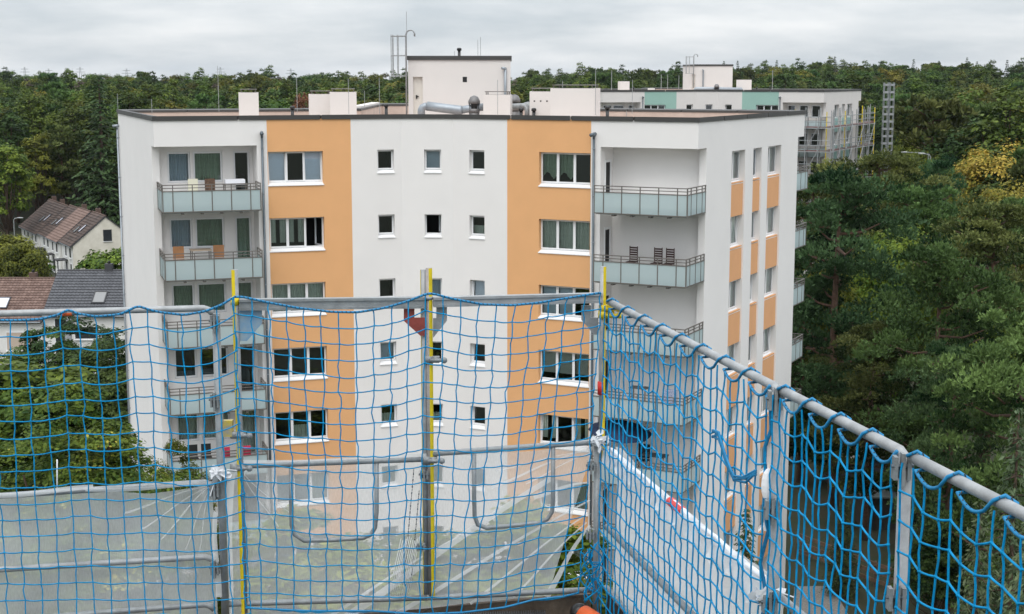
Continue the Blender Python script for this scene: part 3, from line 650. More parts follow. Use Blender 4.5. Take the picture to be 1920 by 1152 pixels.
# ---------------------------------------------------------------- trees
def unit(rng, n):
    v = rng.normal(size=(n, 3)); return v / np.linalg.norm(v, axis=1, keepdims=True)
def cards(c, nrm, wd, ln, rng, tdir=None):
    n = len(c); t = rng.normal(size=(n, 3)) if tdir is None else tdir + rng.normal(size=(n, 3)) * .35
    t -= (t * nrm).sum(1, keepdims=True) * nrm; t /= np.linalg.norm(t, axis=1, keepdims=True) + 1e-9; b = np.cross(nrm, t)
    wd = np.broadcast_to(wd, n)[:, None]; ln = np.broadcast_to(ln, n)[:, None]
    V = np.stack([c - t * ln / 2, c + b * wd / 2 + nrm * wd * .12, c + t * ln / 2, c - b * wd / 2 + nrm * wd * .12], 1).reshape(-1, 3)
    return V, np.arange(4 * n).reshape(n, 4)
def broad_tree(seed, H, Rr, base, nclump, per, leaf, droop=0.0, small=1.0, flat=.74):
    rng = np.random.default_rng(seed); rr = random.Random(seed); tr = MB()
    zc = H * (base + (1 - base) * .52); hz = H * (1 - base) * .52
    d = unit(rng, nclump * 3); d = d[d[:, 2] > -.75][:nclump]; rad = rng.uniform(.45, 1.0, len(d)) ** .6
    lump = 1 + .16 * np.sin(d[:, 0] * 5 + seed) * np.cos(d[:, 1] * 4 + seed * 2) + rng.normal(size=len(d)) * .05
    C = np.array([0, 0, zc]) + d * (rad * lump)[:, None] * np.array([Rr * .86, Rr * .86, hz * .9])
    cr = Rr * small * rng.uniform(.17, .30, len(C))
    pts = []; nr = []; ti = []
    for c, r_ in zip(C, cr):
        m = int(per * rng.uniform(.7, 1.3)); u = unit(rng, m); u[:, 2] = np.where(u[:, 2] < -.2, -u[:, 2] * .5, u[:, 2])
        q = c + u * (r_ * rng.uniform(.55, 1.08, (m, 1))) * np.array([1.1, 1.1, flat]); q[:, 2] -= droop * rng.random(m) * r_ * 2
        o = (c - np.array([0, 0, zc])); o = o / (np.linalg.norm(o) + 1e-6); nn = u * .65 + o * .5 + np.array([0, 0, .55]) + rng.normal(size=(m, 3)) * .4
        pts.append(q); nr.append(nn / np.linalg.norm(nn, axis=1, keepdims=True)); ti.append(np.clip(rng.normal(.44, .16, m) + rng.normal() * .19, 0, 1))
    P = np.concatenate(pts); Nn = np.concatenate(nr); T = np.concatenate(ti); s = leaf * rng.uniform(.65, 1.35, len(P))
    V, F = cards(P, Nn, s * .75, s * 1.25, rng, np.array([[0, 0, -1.0]]) * np.ones((len(P), 1)) if droop else None)
    tr.tube([(0, 0, -.3), (rr.uniform(-.1, .1), .05, H * base * .6), (rr.uniform(-.2, .2), 0, H * base), (0, 0, H * .8)], .1, 7, rs=[H * .018, H * .014, H * .012, H * .004])
    for k in rng.choice(len(C), min(14, len(C)), replace=False):
        c = C[k]; z0 = H * base * rr.uniform(.75, 1.25); m_ = (c * .5 + np.array([0, 0, z0]) * .5); tr.tube([(0, 0, z0), tuple(m_ + np.array([0, 0, -.2])), tuple(c)], .1, 5, rs=[H * .007, H * .005, H * .002])
    return tr, V, F, np.repeat(T, 4)
def pine_tree(seed, H, Rr, base, npads, per, nl, flat=.58, lean=0.0, nw=.22):
    """scots pine: bare reddish trunk, layered pads of needle tufts on rising limbs"""
    rng = np.random.default_rng(seed); rr = random.Random(seed); tr = MB()
    bend = [(math.sin(seed + z * 3) * .25 * H / 18 + lean * z, math.cos(seed * 1.7 + z * 2.5) * .2 * H / 18, z * H) for z in (0, .2, .4, .6, .8, .97)]; bend[0] = (0, 0, -.3)
    tr.tube(bend, .1, 8, rs=[H * .017, H * .014, H * .012, H * .009, H * .006, H * .002])
    def axis(z):
        t = z * 5; i = min(4, int(t)); f = t - i; a, b = np.array(bend[i]), np.array(bend[i + 1]); return a * (1 - f) + b * f
    pts = []; nr = []; dr = []; ti = []
    for k in range(npads):
        z = base + (1 - base) * (k + rr.random()) / npads; prof = math.sin(math.pi * min(1, (1.03 - z) / (1.03 - base)) ** .75 * .82 + .12)
        L_ = Rr * prof * rr.uniform(.12, 1.0); th = rr.random() * 6.28; a = axis(min(z, .97)); e = a + np.array([math.cos(th) * L_, math.sin(th) * L_, rr.uniform(.0, .35) * L_ + .1])
        m_ = a * .5 + e * .5 + np.array([0, 0, -.10 * L_])
        if k % 3 == 0: tr.tube([tuple(a), tuple(m_), tuple(e)], .1, 5, rs=[H * .005, H * .0035, H * .0015])
        pr = Rr * rr.uniform(.17, .31) * (.55 + .5 * prof); m = int(per * rr.uniform(.7, 1.3)); u = unit(rng, m); u[:, 2] = np.abs(u[:, 2]) * .9 - .15
        q = e + u * (pr * rng.uniform(.35, 1.05, (m, 1))) * np.array([1.1, 1.1, flat * 1.6]); tt = np.clip(rng.normal(.47, .22) + rng.normal(size=m) * .12 + u[:, 2] * .08, 0, 1)  # upper tufts paler: new growth and light from above, both in the tint
        for j in range(5):
            w_ = u * .75 + np.array([0, 0, .75]) + rng.normal(size=(m, 3)) * .55; w_ /= np.linalg.norm(w_, axis=1, keepdims=True); s_ = nl * rng.uniform(.7, 1.3, (m, 1))
            dr.append(w_); pts.append(q + w_ * s_ * .45); nr.append(s_[:, 0]); ti.append(tt)
    P = np.concatenate(pts); D = np.concatenate(dr); S = np.concatenate(nr); T = np.concatenate(ti); n = len(P)
    b = np.cross(D, rng.normal(size=(n, 3))); b /= np.linalg.norm(b, axis=1, keepdims=True); s = S[:, None]
    V = np.stack([P - D * s * .5, P + b * s * nw * .5, P + D * s * .5, P - b * s * nw * .5], 1).reshape(-1, 3)
    return tr, V, np.arange(4 * n).reshape(n, 4), np.repeat(T, 4)
def spruce_tree(seed, H, Rr, nwh, per, nl, base=.06):
    rng = np.random.default_rng(seed); rr = random.Random(seed); tr = MB(); tr.tube([(0, 0, -.3), (0, 0, H * .98)], .1, 7, rs=[H * .014, H * .002])
    P = []; D = []; S = []; T = []
    for k in range(nwh):
        z = H * (base + (1 - base) * (k / nwh) ** .92); L_ = Rr * (1 - (z / H - base) / (1 - base)) ** .85 + .12
        nb = max(5, int(11 * L_ / Rr)); off = rr.random() * 6.28
        for j in range(nb):
            th = off + 6.283 * j / nb + rr.uniform(-.25, .25); l = L_ * rr.uniform(.72, 1.12); dirv = np.array([math.cos(th), math.sin(th), -.28]); m = max(4, int(per * l / Rr)); tt = rng.normal(.45, .13)
            t = rng.random(m) ** .7; q = np.array([0, 0, z]) + dirv * (l * t)[:, None] + np.array([0, 0, 1]) * (.22 * l * t ** 2)[:, None] + rng.normal(size=(m, 3)) * l * .09
            side = np.array([-math.sin(th), math.cos(th), 0]); w_ = dirv * .7 + side * rng.choice([-1, 1], (m, 1)) * rng.uniform(.2, .9, (m, 1)) + np.array([0, 0, -.35]) + rng.normal(size=(m, 3)) * .22
            P.append(q); D.append(w_ / np.linalg.norm(w_, axis=1, keepdims=True)); S.append(nl * rng.uniform(.7, 1.3, m)); T.append(np.clip(tt + t * .2 + rng.normal(size=m) * .1, 0, 1))
            if j % 2 == 0 and k % 2 == 0: tr.tube([(0, 0, z), tuple(np.array([0, 0, z]) + dirv * l * .8 + np.array([0, 0, .12 * l]))], .02, 4, rs=[H * .003, H * .001], cap=False)
    P, D, S, T = map(np.concatenate, (P, D, S, T)); n = len(P); b = np.cross(D, np.array([0, 0, 1.0]) + rng.normal(size=(n, 3)) * .5); b /= np.linalg.norm(b, axis=1, keepdims=True); s = S[:, None]
    V = np.stack([P - D * s * .5, P + b * s * .17, P + D * s * .5, P - b * s * .17], 1).reshape(-1, 3)
    return tr, V, np.arange(4 * n).reshape(n, 4), np.repeat(T, 4)
G = lambda *c: c
LM = {
 'maple': leafmat('maple_leaves', (.022, .046, .007), (.130, .165, .026), (.33, .28, .05), .04),
 'court': leafmat('courtyard_leaves', (.06, .10, .010), (.24, .28, .03), transl=.35),
 'green': leafmat('green_leaves', (.018, .050, .007), (.150, .225, .034)),
 'mid': leafmat('mid_green_leaves', (.015, .038, .007), (.115, .165, .030)),
 'olive': leafmat('olive_leaves', (.032, .040, .006), (.195, .190, .030)),
 'dark': leafmat('dark_green_leaves', (.010, .028, .008), (.072, .115, .030)),
 'fresh': leafmat('fresh_green_leaves', (.05, .09, .012), (.19, .22, .03), transl=.3),
 'yellow': leafmat('yellow_leaves', (.09, .11, .018), (.32, .28, .045), transl=.3),
 'orange': leafmat('orange_leaves', (.12, .14, .02), (.44, .31, .06), (.50, .38, .08), .2, transl=.3),
 'red': leafmat('red_brown_leaves', (.07, .035, .02), (.21, .085, .05)),
 'grey': leafmat('grey_brown_twigs', (.06, .055, .04), (.15, .125, .095)),
 'pine': leafmat('pine_needles', (.011, .034, .010), (.120, .200, .062), transl=.12),
 'pineb': leafmat('bluish_pine_needles', (.010, .036, .014), (.108, .200, .080), transl=.12),
 'pinew': leafmat('olive_pine_needles', (.017, .036, .010), (.155, .185, .058), transl=.12),
 'spruce': leafmat('spruce_needles', (.008, .022, .008), (.050, .082, .030), transl=.1),
 'spruceb': leafmat('blue_spruce_needles', (.022, .044, .020), (.115, .155, .080), transl=.1)}
PROTO = {}
def proto(key, gen, leafkey, bark):
    tr, V, F, T = gen; PROTO[key] = (tr.mesh('trunk', bark, True), np_mesh('crown', V, F, LM[leafkey], T)); return key
def recolour(key, new, leafkey):
    me = PROTO[key][1].copy(); me.materials[0] = LM[leafkey]; PROTO[new] = (PROTO[key][0], me)
def tree(key, name, label, loc, s=1.0, rz=0.0, group=None, sx=1.0):
    t = thing(name, label, 'tree', loc, rz, group); t.scale = (s * sx, s * sx, s)
    link('trunk', PROTO[key][0], t); link('crown', PROTO[key][1], t); return t
# near prototypes, in metres
proto('maple', broad_tree(11, 16.6, 4.3, .25, 240, 300, .125, small=.62), 'maple', M_bark)
proto('court', broad_tree(21, 12.2, 2.7, .25, 90, 190, .19), 'court', M_bark)
proto('fruit', broad_tree(31, 8.8, 2.9, .15, 80, 190, .19), 'dark', M_bark)
proto('bush', broad_tree(41, 5.0, 2.6, .05, 60, 160, .22), 'green', M_bark)
proto('willow', broad_tree(51, 7.5, 3.6, .10, 90, 170, .30, droop=1.0), 'olive', M_bark)
proto('birchy', broad_tree(61, 14, 4.0, .2, 95, 260, .20, droop=.6), 'yellow', M_bark)
recolour('birchy', 'orangetree', 'orange'); recolour('birchy', 'freshtree', 'fresh')
proto('pine1', pine_tree(3, 20, 4.6, .16, 120, 95, .27, nw=.30), 'pineb', M_pinebark)
proto('pine2', pine_tree(8, 18, 4.4, .12, 120, 95, .27, lean=.6, nw=.30), 'pine', M_pinebark)
proto('pine3', pine_tree(14, 19, 4.5, .2, 110, 95, .27, flat=.48, nw=.30), 'pinew', M_pinebark)
proto('spruce1', spruce_tree(5, 16, 3.4, 44, 60, .30), 'spruceb', M_bark)
proto('spruce2', spruce_tree(9, 9, 1.5, 36, 44, .22), 'spruce', M_bark)
def by_px(px, ytop, Y, H):
    """foot of a tree of height H whose top shows at px, ytop when it stands Y metres off"""
    p = at(px, ytop, Y); return (p.x, p.y, 0.0), p.z / H
def plant(key, H, name, label, px, ytop, Y, rz, group=None, sx=1.0):
    loc, s = by_px(px, ytop, Y, H); return tree(key, name, label, loc, s, rz, group, sx)
plant('maple', 16.6, 'maple_tree', 'large maple in front of the block, behind the blue net at the left', 150, 745, 45, .3)
plant('maple', 16.6, 'maple_tree', 'smaller maple in front of the lower left balconies', 318, 850, 50, 2.2, sx=.62)
for i, (px, yt, Y, sx) in enumerate(((565, 962, 49, 1.25), (690, 1010, 46, 1.3), (800, 985, 50, 1.3), (935, 945, 50, 1.4), (1050, 995, 48, 1.1))):
    plant('court', 12.2, 'courtyard_tree', ['yellow-green courtyard tree behind the left half of the white sheet', 'low courtyard tree under the left hanging loop', 'courtyard tree behind the middle post', 'tallest courtyard tree behind the right hanging loop', 'courtyard tree at the open corner of the white sheet'][i], px, yt, Y, i * 1.3, sx=sx)
plant('fruit', 8.8, 'fruit_tree', 'dark fruit tree in the garden beside the brown roofed house', 95, 605, 102, .5, sx=1.0)
plant('fruit', 8.8, 'fruit_tree', 'dark fruit tree in front of the grey roofed house', 190, 612, 98, 2.5, sx=1.25)
plant('fruit', 8.8, 'fruit_tree', 'dark fruit tree close to the left end wall', 232, 640, 90, 4.0, sx=1.0)
plant('bush', 5.0, 'garden_bush', 'bright green garden bush at the left edge', 12, 672, 92, .2, sx=1.5)
plant('bush', 5.0, 'garden_bush', 'green bush below the garden canopy', 60, 720, 88, 1.2, sx=1.2)
plant('willow', 7.5, 'willow_tree', 'yellow-green weeping willow at the left edge before the far row houses', 22, 438, 176, .4, sx=1.15)
plant('willow', 7.5, 'willow_tree', 'smaller willow near the street lamp', 46, 452, 172, 2.0, sx=.9)
plant('bush', 5.0, 'garden_bush', 'leafy bush against the cream gable wall', 205, 466, 152, 1.0, sx=1.0)
plant('bush', 5.0, 'garden_bush', 'low bush beside the entrance of the far row houses', 62, 476, 182, 2.0, sx=1.1)
# trees on the right
RT = [('pine1', 20, 'pine_tree', 'tall bluish pine closest to the right side wall', 1585, 318, 86, .4, 1.0), ('pine2', 18, 'pine_tree', 'leaning pine right of the tall bluish pine', 1775, 462, 76, 2.8, .95),
 ('pine3', 19, 'pine_tree', 'olive pine hiding the foot of the distant block', 1655, 282, 112, 1.1, 1.05), ('pine2', 18, 'pine_tree', 'pine behind the yellow-green tree', 1745, 352, 106, 4.0, 1.0),
 ('pine3', 19, 'pine_tree', 'broad olive pine at the right edge', 1868, 372, 92, 5.2, 1.1), ('pine1', 20, 'pine_tree', 'pine below the street lamps', 1760, 296, 132, 3.0, .8),
 ('pine2', 18, 'pine_tree', 'pine at the right edge below the orange tree', 1915, 372, 118, 1.9, .9), ('pine3', 19, 'pine_tree', 'low pine behind the near rail', 1640, 600, 80, 2.4, 1.15),
 ('pine1', 20, 'pine_tree', 'dark pine right of the second rail post', 1800, 640, 66, 1.0, .9), ('pine2', 18, 'pine_tree', 'dark pine at the right edge above the rail', 1905, 590, 62, .6, .9),
 ('pine2', 18, 'pine_tree', 'pine rising behind the lowest back balconies', 1510, 520, 92, 5.0, 1.0), ('pine3', 19, 'pine_tree', 'pine beside the top back balcony', 1528, 335, 104, 1.5, .8), ('pine3', 19, 'pine_tree', 'olive pine standing between the two blocks', 1560, 300, 122, 3.4, .9),
 ('birchy', 14, 'yellow_tree', 'pale yellow-green tree behind the broad olive pine', 1895, 325, 130, .9, .9), ('freshtree', 14, 'young_tree', 'yellow-green tree glowing between two dark pines', 1690, 402, 98, .2, .75), ('freshtree', 14, 'young_tree', 'yellow-green tree behind the leaning pine', 1850, 556, 90, 2.0, .8),
 ('freshtree', 14, 'young_tree', 'yellow-green tree behind the trunk of the tall bluish pine', 1558, 470, 94, 4.4, .6), ('orangetree', 14, 'autumn_tree', 'orange autumn tree at the right edge', 1872, 252, 150, .3, 1.0), ('birchy', 14, 'yellow_tree', 'yellow tree right of the orange autumn tree', 1925, 262, 165, 2.3, .9),
 ('freshtree', 14, 'young_tree', 'fresh green tree beside the hoist mast', 1700, 246, 165, 1.3, .8), ('freshtree', 14, 'young_tree', 'green tree below the street lamps', 1735, 268, 150, 3.3, .8),
 ('spruce1', 16, 'spruce_tree', 'pale spruce at the right edge behind the net', 1912, 752, 46, .8, .8), ('spruce1', 16, 'spruce_tree', 'pale spruce behind the third rail', 1840, 930, 44, 2.0, .8), ('spruce1', 16, 'spruce_tree', 'spruce in the lower right corner', 1950, 880, 40, 3.0, .8),
 ('spruce2', 9, 'spruce_tree', 'slim spruce beside the wooden fence', 1585, 918, 71, 1.0, 1.05), ('spruce2', 9, 'spruce_tree', 'spruce standing against the side wall of the block', 1400, 948, 57.5, 2.0, .95)]
RT += [('fruit', 8.8, 'understory_shrub', lb, px, yt, Y, i * 1.1, sx) for i, (lb, px, yt, Y, sx) in enumerate((('dark shrub behind the slim spruce', 1545, 735, 92, 1.2), ('dark shrub under the leaning pine', 1660, 745, 92, 1.2), ('dark shrub left of the second right post', 1725, 800, 84, 1.3), ('dark shrub right of the second right post', 1790, 880, 78, 1.4), ('dark shrub behind the pale spruces', 1870, 870, 70, 1.4), ('tall dark shrub beside the back balconies', 1505, 760, 92, 1.1), ('dark shrub behind the paddock', 1600, 725, 95, 1.3), ('dark shrub beside the lowest rail', 1760, 980, 66, 1.1)))]
for key, H, nm, lb, px, yt, Y, rz, sx in RT: plant(key, H, nm, lb, px, yt, Y, rz, sx=sx)
# ---- the forest: the nearest trees one by one, the rest as one mass
FK = {}
for i, (lk, bk) in enumerate((('green', 0), ('mid', 0), ('olive', 0), ('dark', 0), ('pine', 1), ('pinew', 1), ('spruce', 2), ('grey', 0), ('red', 0), ('orange', 0))):
    if bk == 0: g = broad_tree(100 + i, 22, 5.2, .22, 95, 75, .46, flat=.95)
    elif bk == 1: g = pine_tree(100 + i, 22, 4.4, .35, 80, 22, .75, nw=.36)
    else: g = spruce_tree(100 + i, 25, 3.8, 34, 26, .75)
    FK[lk] = proto('f_' + lk, g, lk, M_bark if bk != 1 else M_pinebark)
rf = random.Random(5); cand = []
def blocked(x, y):
    if y < 100: return True
    if -30 < x < 6 and y < 100: return True
    if 5 < x < 45 and y < 196: return True            # second block and its yard
    if x < -20 and y < 190 + 0.3 * abs(x + 50): return True     # gardens and houses
    if -82 < x < -42 and y < 236 + (-42 - x) * .2: return True
    return False
r_ = 120.0
while r_ < 640:
    step = 6.6 + r_ * .006; nth = int(.80 * r_ / step)
    for j in range(nth):
        a = -.40 + .80 * (j + rf.uniform(.1, .9)) / nth; rad = r_ + rf.uniform(-.5, .5) * step; x, y = rad * math.sin(a), rad * math.cos(a)
        if not blocked(x, y) and not (-3 < x < 60 and y < 130): cand.append((rad, x, y))
    r_ += step * .92
cand.sort()
LAB = {'green': ('broadleaf_tree', 'bright green broadleaf tree'), 'mid': ('broadleaf_tree', 'mid green broadleaf tree'), 'olive': ('broadleaf_tree', 'olive-yellow broadleaf tree'), 'dark': ('broadleaf_tree', 'dark green broadleaf tree'),
 'pine': ('forest_pine', 'dark rounded pine'), 'pinew': ('forest_pine', 'olive-brown rounded pine'), 'spruce': ('forest_spruce', 'dark pointed spruce'), 'grey': ('bare_tree', 'grey-brown half bare tree'), 'red': ('red_tree', 'red-brown autumn tree'), 'orange': ('autumn_tree', 'yellow-orange autumn tree')}
def pick(x, y):
    a = math.atan2(x, y); q = rf.random()
    if a > .06: tb = (('pine', .22), ('pinew', .40), ('mid', .62), ('dark', .76), ('olive', .84), ('green', .88), ('spruce', .98), ('grey', 1))
    else: tb = (('green', .30), ('mid', .56), ('olive', .72), ('dark', .84), ('pine', .90), ('pinew', .95), ('spruce', .953), ('grey', 1))
    for k, p in tb:
        if q <= p: return k
Vs = {}
nind = 0; mass = []
def side(x, y): return 'left of the roof' if math.atan2(x, y) < -.08 else ('behind the roof' if math.atan2(x, y) < .2 else 'at the right')
for rad, x, y in cand:
    k = pick(x, y); z = ground_h(x, y); s = rf.uniform(.78, 1.06) * (.9 if k == 'grey' else 1)
    if nind < 290:
        nm, lb = LAB[k]; tree('f_' + k, nm, lb + ' in the near forest edge ' + side(x, y), (x, y, z - .1), s, rf.random() * 6.28, lb + 's of the near forest edge ' + side(x, y), rf.uniform(.85, 1.15)); nind += 1
    else: mass.append((x, y, z, s * rf.uniform(.92, 1.05), k))
# named individuals that stand out
tree('f_spruce', 'forest_spruce', 'tall dark spruce beside the left end of the block', (at(185, 150, 232).x, 232, 0), 1.04, .5, None, 1.55)
tree('f_red', 'red_tree', 'single red-brown tree showing above the roof', (at(570, 190, 190).x, 190, 0), 1.1, .3, None, .55)
tree('f_olive', 'broadleaf_tree', 'olive-brown tree above the far row houses', (at(72, 252, 240).x, 240, 0), .76, .3, None, .9)
tree('f_green', 'broadleaf_tree', 'bright green tree at the left edge beside the far row houses', (at(5, 262, 205).x, 205, 0), .78, 1.3, None, 1.0)
tree('f_orange', 'autumn_tree', 'yellow-orange tree under the forest at the far right', (at(1900, 265, 190).x, 190, 0), .72, 1.3, None, .9)
fw = thing('forest', 'far forest mass covering the low hills to the skyline', 'forest'); fw['kind'] = 'stuff'
def scatter(name, pts, src):
    """crowns of one kind scattered over the far hills: points carrying a turn and a size, instanced by geometry nodes"""
    me = bpy.data.meshes.new(name); me.vertices.add(len(pts)); me.vertices.foreach_set('co', np.array([p[:3] for p in pts], np.float32).ravel())
    a = me.attributes.new('size', 'FLOAT', 'POINT'); a.data.foreach_set('value', np.array([p[3] for p in pts], np.float32))
    a = me.attributes.new('turn', 'FLOAT', 'POINT'); a.data.foreach_set('value', np.array([rf.random() * 6.28 for p in pts], np.float32))
    o = link(name, me, fw); o['kind'] = 'stuff'
    ng = bpy.data.node_groups.new('scatter_' + name, 'GeometryNodeTree'); ng.interface.new_socket('Geometry', in_out='INPUT', socket_type='NodeSocketGeometry'); ng.interface.new_socket('Geometry', in_out='OUTPUT', socket_type='NodeSocketGeometry')
    g = ng.nodes.new; gi, go, ip, oi = g('NodeGroupInput'), g('NodeGroupOutput'), g('GeometryNodeInstanceOnPoints'), g('GeometryNodeObjectInfo'); oi.inputs['Object'].default_value = src; oi.inputs['As Instance'].default_value = True; oi.transform_space = 'ORIGINAL'
    na, nb, cx = g('GeometryNodeInputNamedAttribute'), g('GeometryNodeInputNamedAttribute'), g('ShaderNodeCombineXYZ'); na.data_type = nb.data_type = 'FLOAT'; na.inputs['Name'].default_value = 'size'; nb.inputs['Name'].default_value = 'turn'
    K = ng.links.new; K(gi.outputs[0], ip.inputs['Points']); K(oi.outputs['Geometry'], ip.inputs['Instance']); K(na.outputs[0], ip.inputs['Scale']); K(nb.outputs[0], cx.inputs[2]); K(cx.outputs[0], ip.inputs['Rotation']); K(ip.outputs[0], go.inputs[0])
    o.modifiers.new('scatter', 'NODES').node_group = ng
first = {}
for o in COL.objects:
    if o.name.split('.')[0] == 'crown' and o.type == 'MESH': first.setdefault(o.data.name, o)
for lk in sorted({m[4] for m in mass}):
    src = first.get(PROTO['f_' + lk][1].name); sel = [m for m in mass if m[4] == lk]
    if src: scatter('canopy', sel, src)
    else: print('no source for', lk)
print('trees', len(cand), 'mass', len(mass))

# ---------------------------------------------------------------- row houses
def tintmat(name, c1, c2, rough=.8):
    m = bpy.data.materials.new(name); m.use_nodes = True; t = m.node_tree; p = t.nodes['Principled BSDF']; p.inputs['Roughness'].default_value = rough
    a = t.nodes.new('ShaderNodeAttribute'); a.attribute_name = 'tint'; r = t.nodes.new('ShaderNodeValToRGB'); r.color_ramp.elements[0].color = (*c1, 1); r.color_ramp.elements[1].color = (*c2, 1)
    t.links.new(a.outputs['Fac'], r.inputs[0]); t.links.new(r.outputs[0], p.inputs['Base Color']); return m
M_tileg = tintmat('grey_roof_tiles', (.060, .062, .070), (.088, .090, .100), .45); M_tileb = tintmat('brown_roof_tiles', (.12, .072, .058), (.23, .15, .122)); M_tiled = tintmat('dark_brown_roof_tiles', (.038, .026, .022), (.115, .075, .060)); M_tilel = tintmat('pale_brown_roof_tiles', (.14, .088, .07), (.22, .145, .12))
M_hwall = mat('house_white_render', (.74, .73, .70), .9, var=.03); M_cream = mat('stained_cream_render', (.62, .58, .49), .9, col2=(.80, .76, .67), vscale=.7, streak=False); M_brick = mat('brown_brick', (.11, .07, .055), .9, var=.3, vscale=8); M_dark = mat('dark_grey_cladding', (.05, .05, .055), .7, var=.15)
M_shut = mat('beige_shutter', (.52, .42, .34), .7)
def tiles(W, D, ez, rz_, over, tw, tl, m, rng):
    """single roof tiles on the front slope, the rows overlapping; x along the eave, y up the slope"""
    run = D / 2 + over; rise = (rz_ - ez) * run / (D / 2); sl = math.hypot(run, rise); cy, cz = run / sl, rise / sl; z0 = rz_ - rise; nr = int(sl / tl); nc = int(W / tw); tl = sl / nr; tw = W / nc; V = []; F = []; T = []
    def P(x, s, h): return (x, -over + s * cy - h * cz, z0 + s * cz + h * cy)
    for r_ in range(nr):
        for c in range(nc):
            x0 = c * tw; s0 = r_ * tl; s1 = s0 + tl * 1.08; b = len(V); h0 = .095; h1 = .012; j = rng.uniform(-.006, .006)
            V += [P(x0, s0, h0 + j), P(x0 + tw * .3, s0, h0 + .03 + j), P(x0 + tw * .62, s0, h0 + j), P(x0 + tw * .98, s0, h0 - .012 + j), P(x0, s1, h1), P(x0 + tw * .3, s1, h1 + .03), P(x0 + tw * .62, s1, h1), P(x0 + tw * .98, s1, h1 - .012), P(x0, s0, 0), P(x0 + tw * .98, s0, 0)]
            F += [(b, b + 1, b + 5, b + 4), (b + 1, b + 2, b + 6, b + 5), (b + 2, b + 3, b + 7, b + 6), (b + 8, b + 9, b + 3, b)]; t = min(1, max(0, rng.gauss(.42, .22))); T += [t] * 10
    return np_mesh('tiles', V, F, m, T)
def house(name, label, loc, rz, W, D, ez, rh, tm, wall, gable=None, tw=.30, tl=.34, chim=None, skylights=(), wins=(), gwins=(), group=None, over=.35):
    t = thing(name, label, 'house', loc, rz, group); rng = random.Random(int(W * 100) + len(label))
    MB().box(0.002, W - .002, 0.02, D - .02, -.3, ez - .02).build('wall', wall, t)
    if gable:
        g = MB(); g.v = [(W, 0, -.3), (W, D, -.3), (W, D, ez), (W, D / 2, rh), (W, 0, ez), (W - .3, 0, -.3), (W - .3, D, -.3), (W - .3, D, ez), (W - .3, D / 2, rh), (W - .3, 0, ez)]; g.f = [(0, 1, 2, 3, 4), (9, 8, 7, 6, 5), (0, 4, 9, 5), (1, 6, 7, 2)]; g.build('gable_wall', gable, t)
    k = (rh - ez) / (D / 2); rf_ = MB(); th = .16; o = over
    rf_.v = [(-.04, -o, ez - k * o - th), (W + .1, -o, ez - k * o - th), (W + .1, D / 2, rh - th), (-.04, D / 2, rh - th), (-.04, -o, ez - k * o), (W + .1, -o, ez - k * o), (W + .1, D / 2, rh), (-.04, D / 2, rh), (-.04, D + o, ez - k * o - th), (W + .1, D + o, ez - k * o - th), (-.04, D + o, ez - k * o), (W + .1, D + o, ez - k * o)]
    rf_.f = [(0, 3, 2, 1), (4, 5, 6, 7), (0, 1, 5, 4), (1, 2, 6, 5), (0, 4, 7, 3), (3, 8, 9, 2), (7, 6, 11, 10), (8, 10, 11, 9), (2, 9, 11, 6), (3, 7, 10, 8)]
    roof = rf_.build('roof', M_dark, t); o_ = link('tiles', tiles(W, D, ez, rh, over, tw, tl, tm, rng), roof); o_['kind'] = 'stuff'
    link('ridge_tiles', MB().tube([(-.04, D / 2, rh + .03), (W + .1, D / 2, rh + .03)], .11, 8).mesh('ridge_tiles', M_brick if tm is not M_tileg else M_dark), roof)
    MB().tube([(0, -o - .03, ez - k * o - .06), (W, -o - .03, ez - k * o - .06)], .06, 8).build('gutter', M_zinc, t)
    for (x, y, h, m) in (chim or ()):
        zz_ = rh - abs(y - D / 2) * k; c = MB().box(x, x + .62, y - .3, y + .3, zz_ - .3, rh + h).build('chimney', m, t); link('chimney_pot', MB().tube([(x + .31, y, rh + h), (x + .31, y, rh + h + .22)], .12, 8).mesh('chimney_pot', M_black), c)
    sl = math.atan2(rh - ez, D / 2)
    for (x, s, w_, h_, m) in skylights:
        M_ = Matrix.Translation((x, -o + s * math.cos(sl), ez - k * o + s * math.sin(sl))) @ Matrix.Rotation(sl, 4, 'X'); f_ = MB(); f_.box(-.09, w_ + .09, -.09, 0, .06, .17, M_).box(-.09, w_ + .09, h_, h_ + .09, .06, .17, M_).box(-.09, 0, 0, h_, .06, .17, M_).box(w_, w_ + .09, 0, h_, .06, .17, M_)
        s_ = f_.build('skylight', M_dark, t); link('pane', MB().box(0, w_, 0, h_, .07, .13, M_).mesh('pane', m), s_)
    def win(x, z, w_, h_, m, M_):
        f_ = MB(); f_.box(x - .07, x + w_ + .07, -.03, .03, z - .07, z, M_).box(x - .07, x + w_ + .07, -.03, .03, z + h_, z + h_ + .07, M_).box(x - .07, x, -.03, .03, z, z + h_, M_).box(x + w_, x + w_ + .07, -.03, .03, z, z + h_, M_); q = f_.build('window', M_upvc if M_ is I4 else M_dark, t)
        link('pane', MB().box(x, x + w_, -.012, .02, z, z + h_, M_).mesh('pane', m), q); link('sill', MB().box(x - .12, x + w_ + .12, -.12, .02, z - .13, z - .071, M_).mesh('sill', M_sill), q)
    I4 = Matrix.Identity(4)
    for a in wins: win(*a, I4)
    for a in gwins: win(*a, Matrix.Translation((W, 0, 0)) @ Matrix.Rotation(math.pi / 2, 4, 'Z'))
    return t
M_pane = mat('dark_house_glass', (.03, .035, .04), .08, spec=.8); M_paneb = mat('pale_skylight_glass', (.62, .62, .70), .25); M_paneg = mat('grey_skylight_blind', (.24, .24, .24), .4)
gx0 = at(109, 507, 127).x
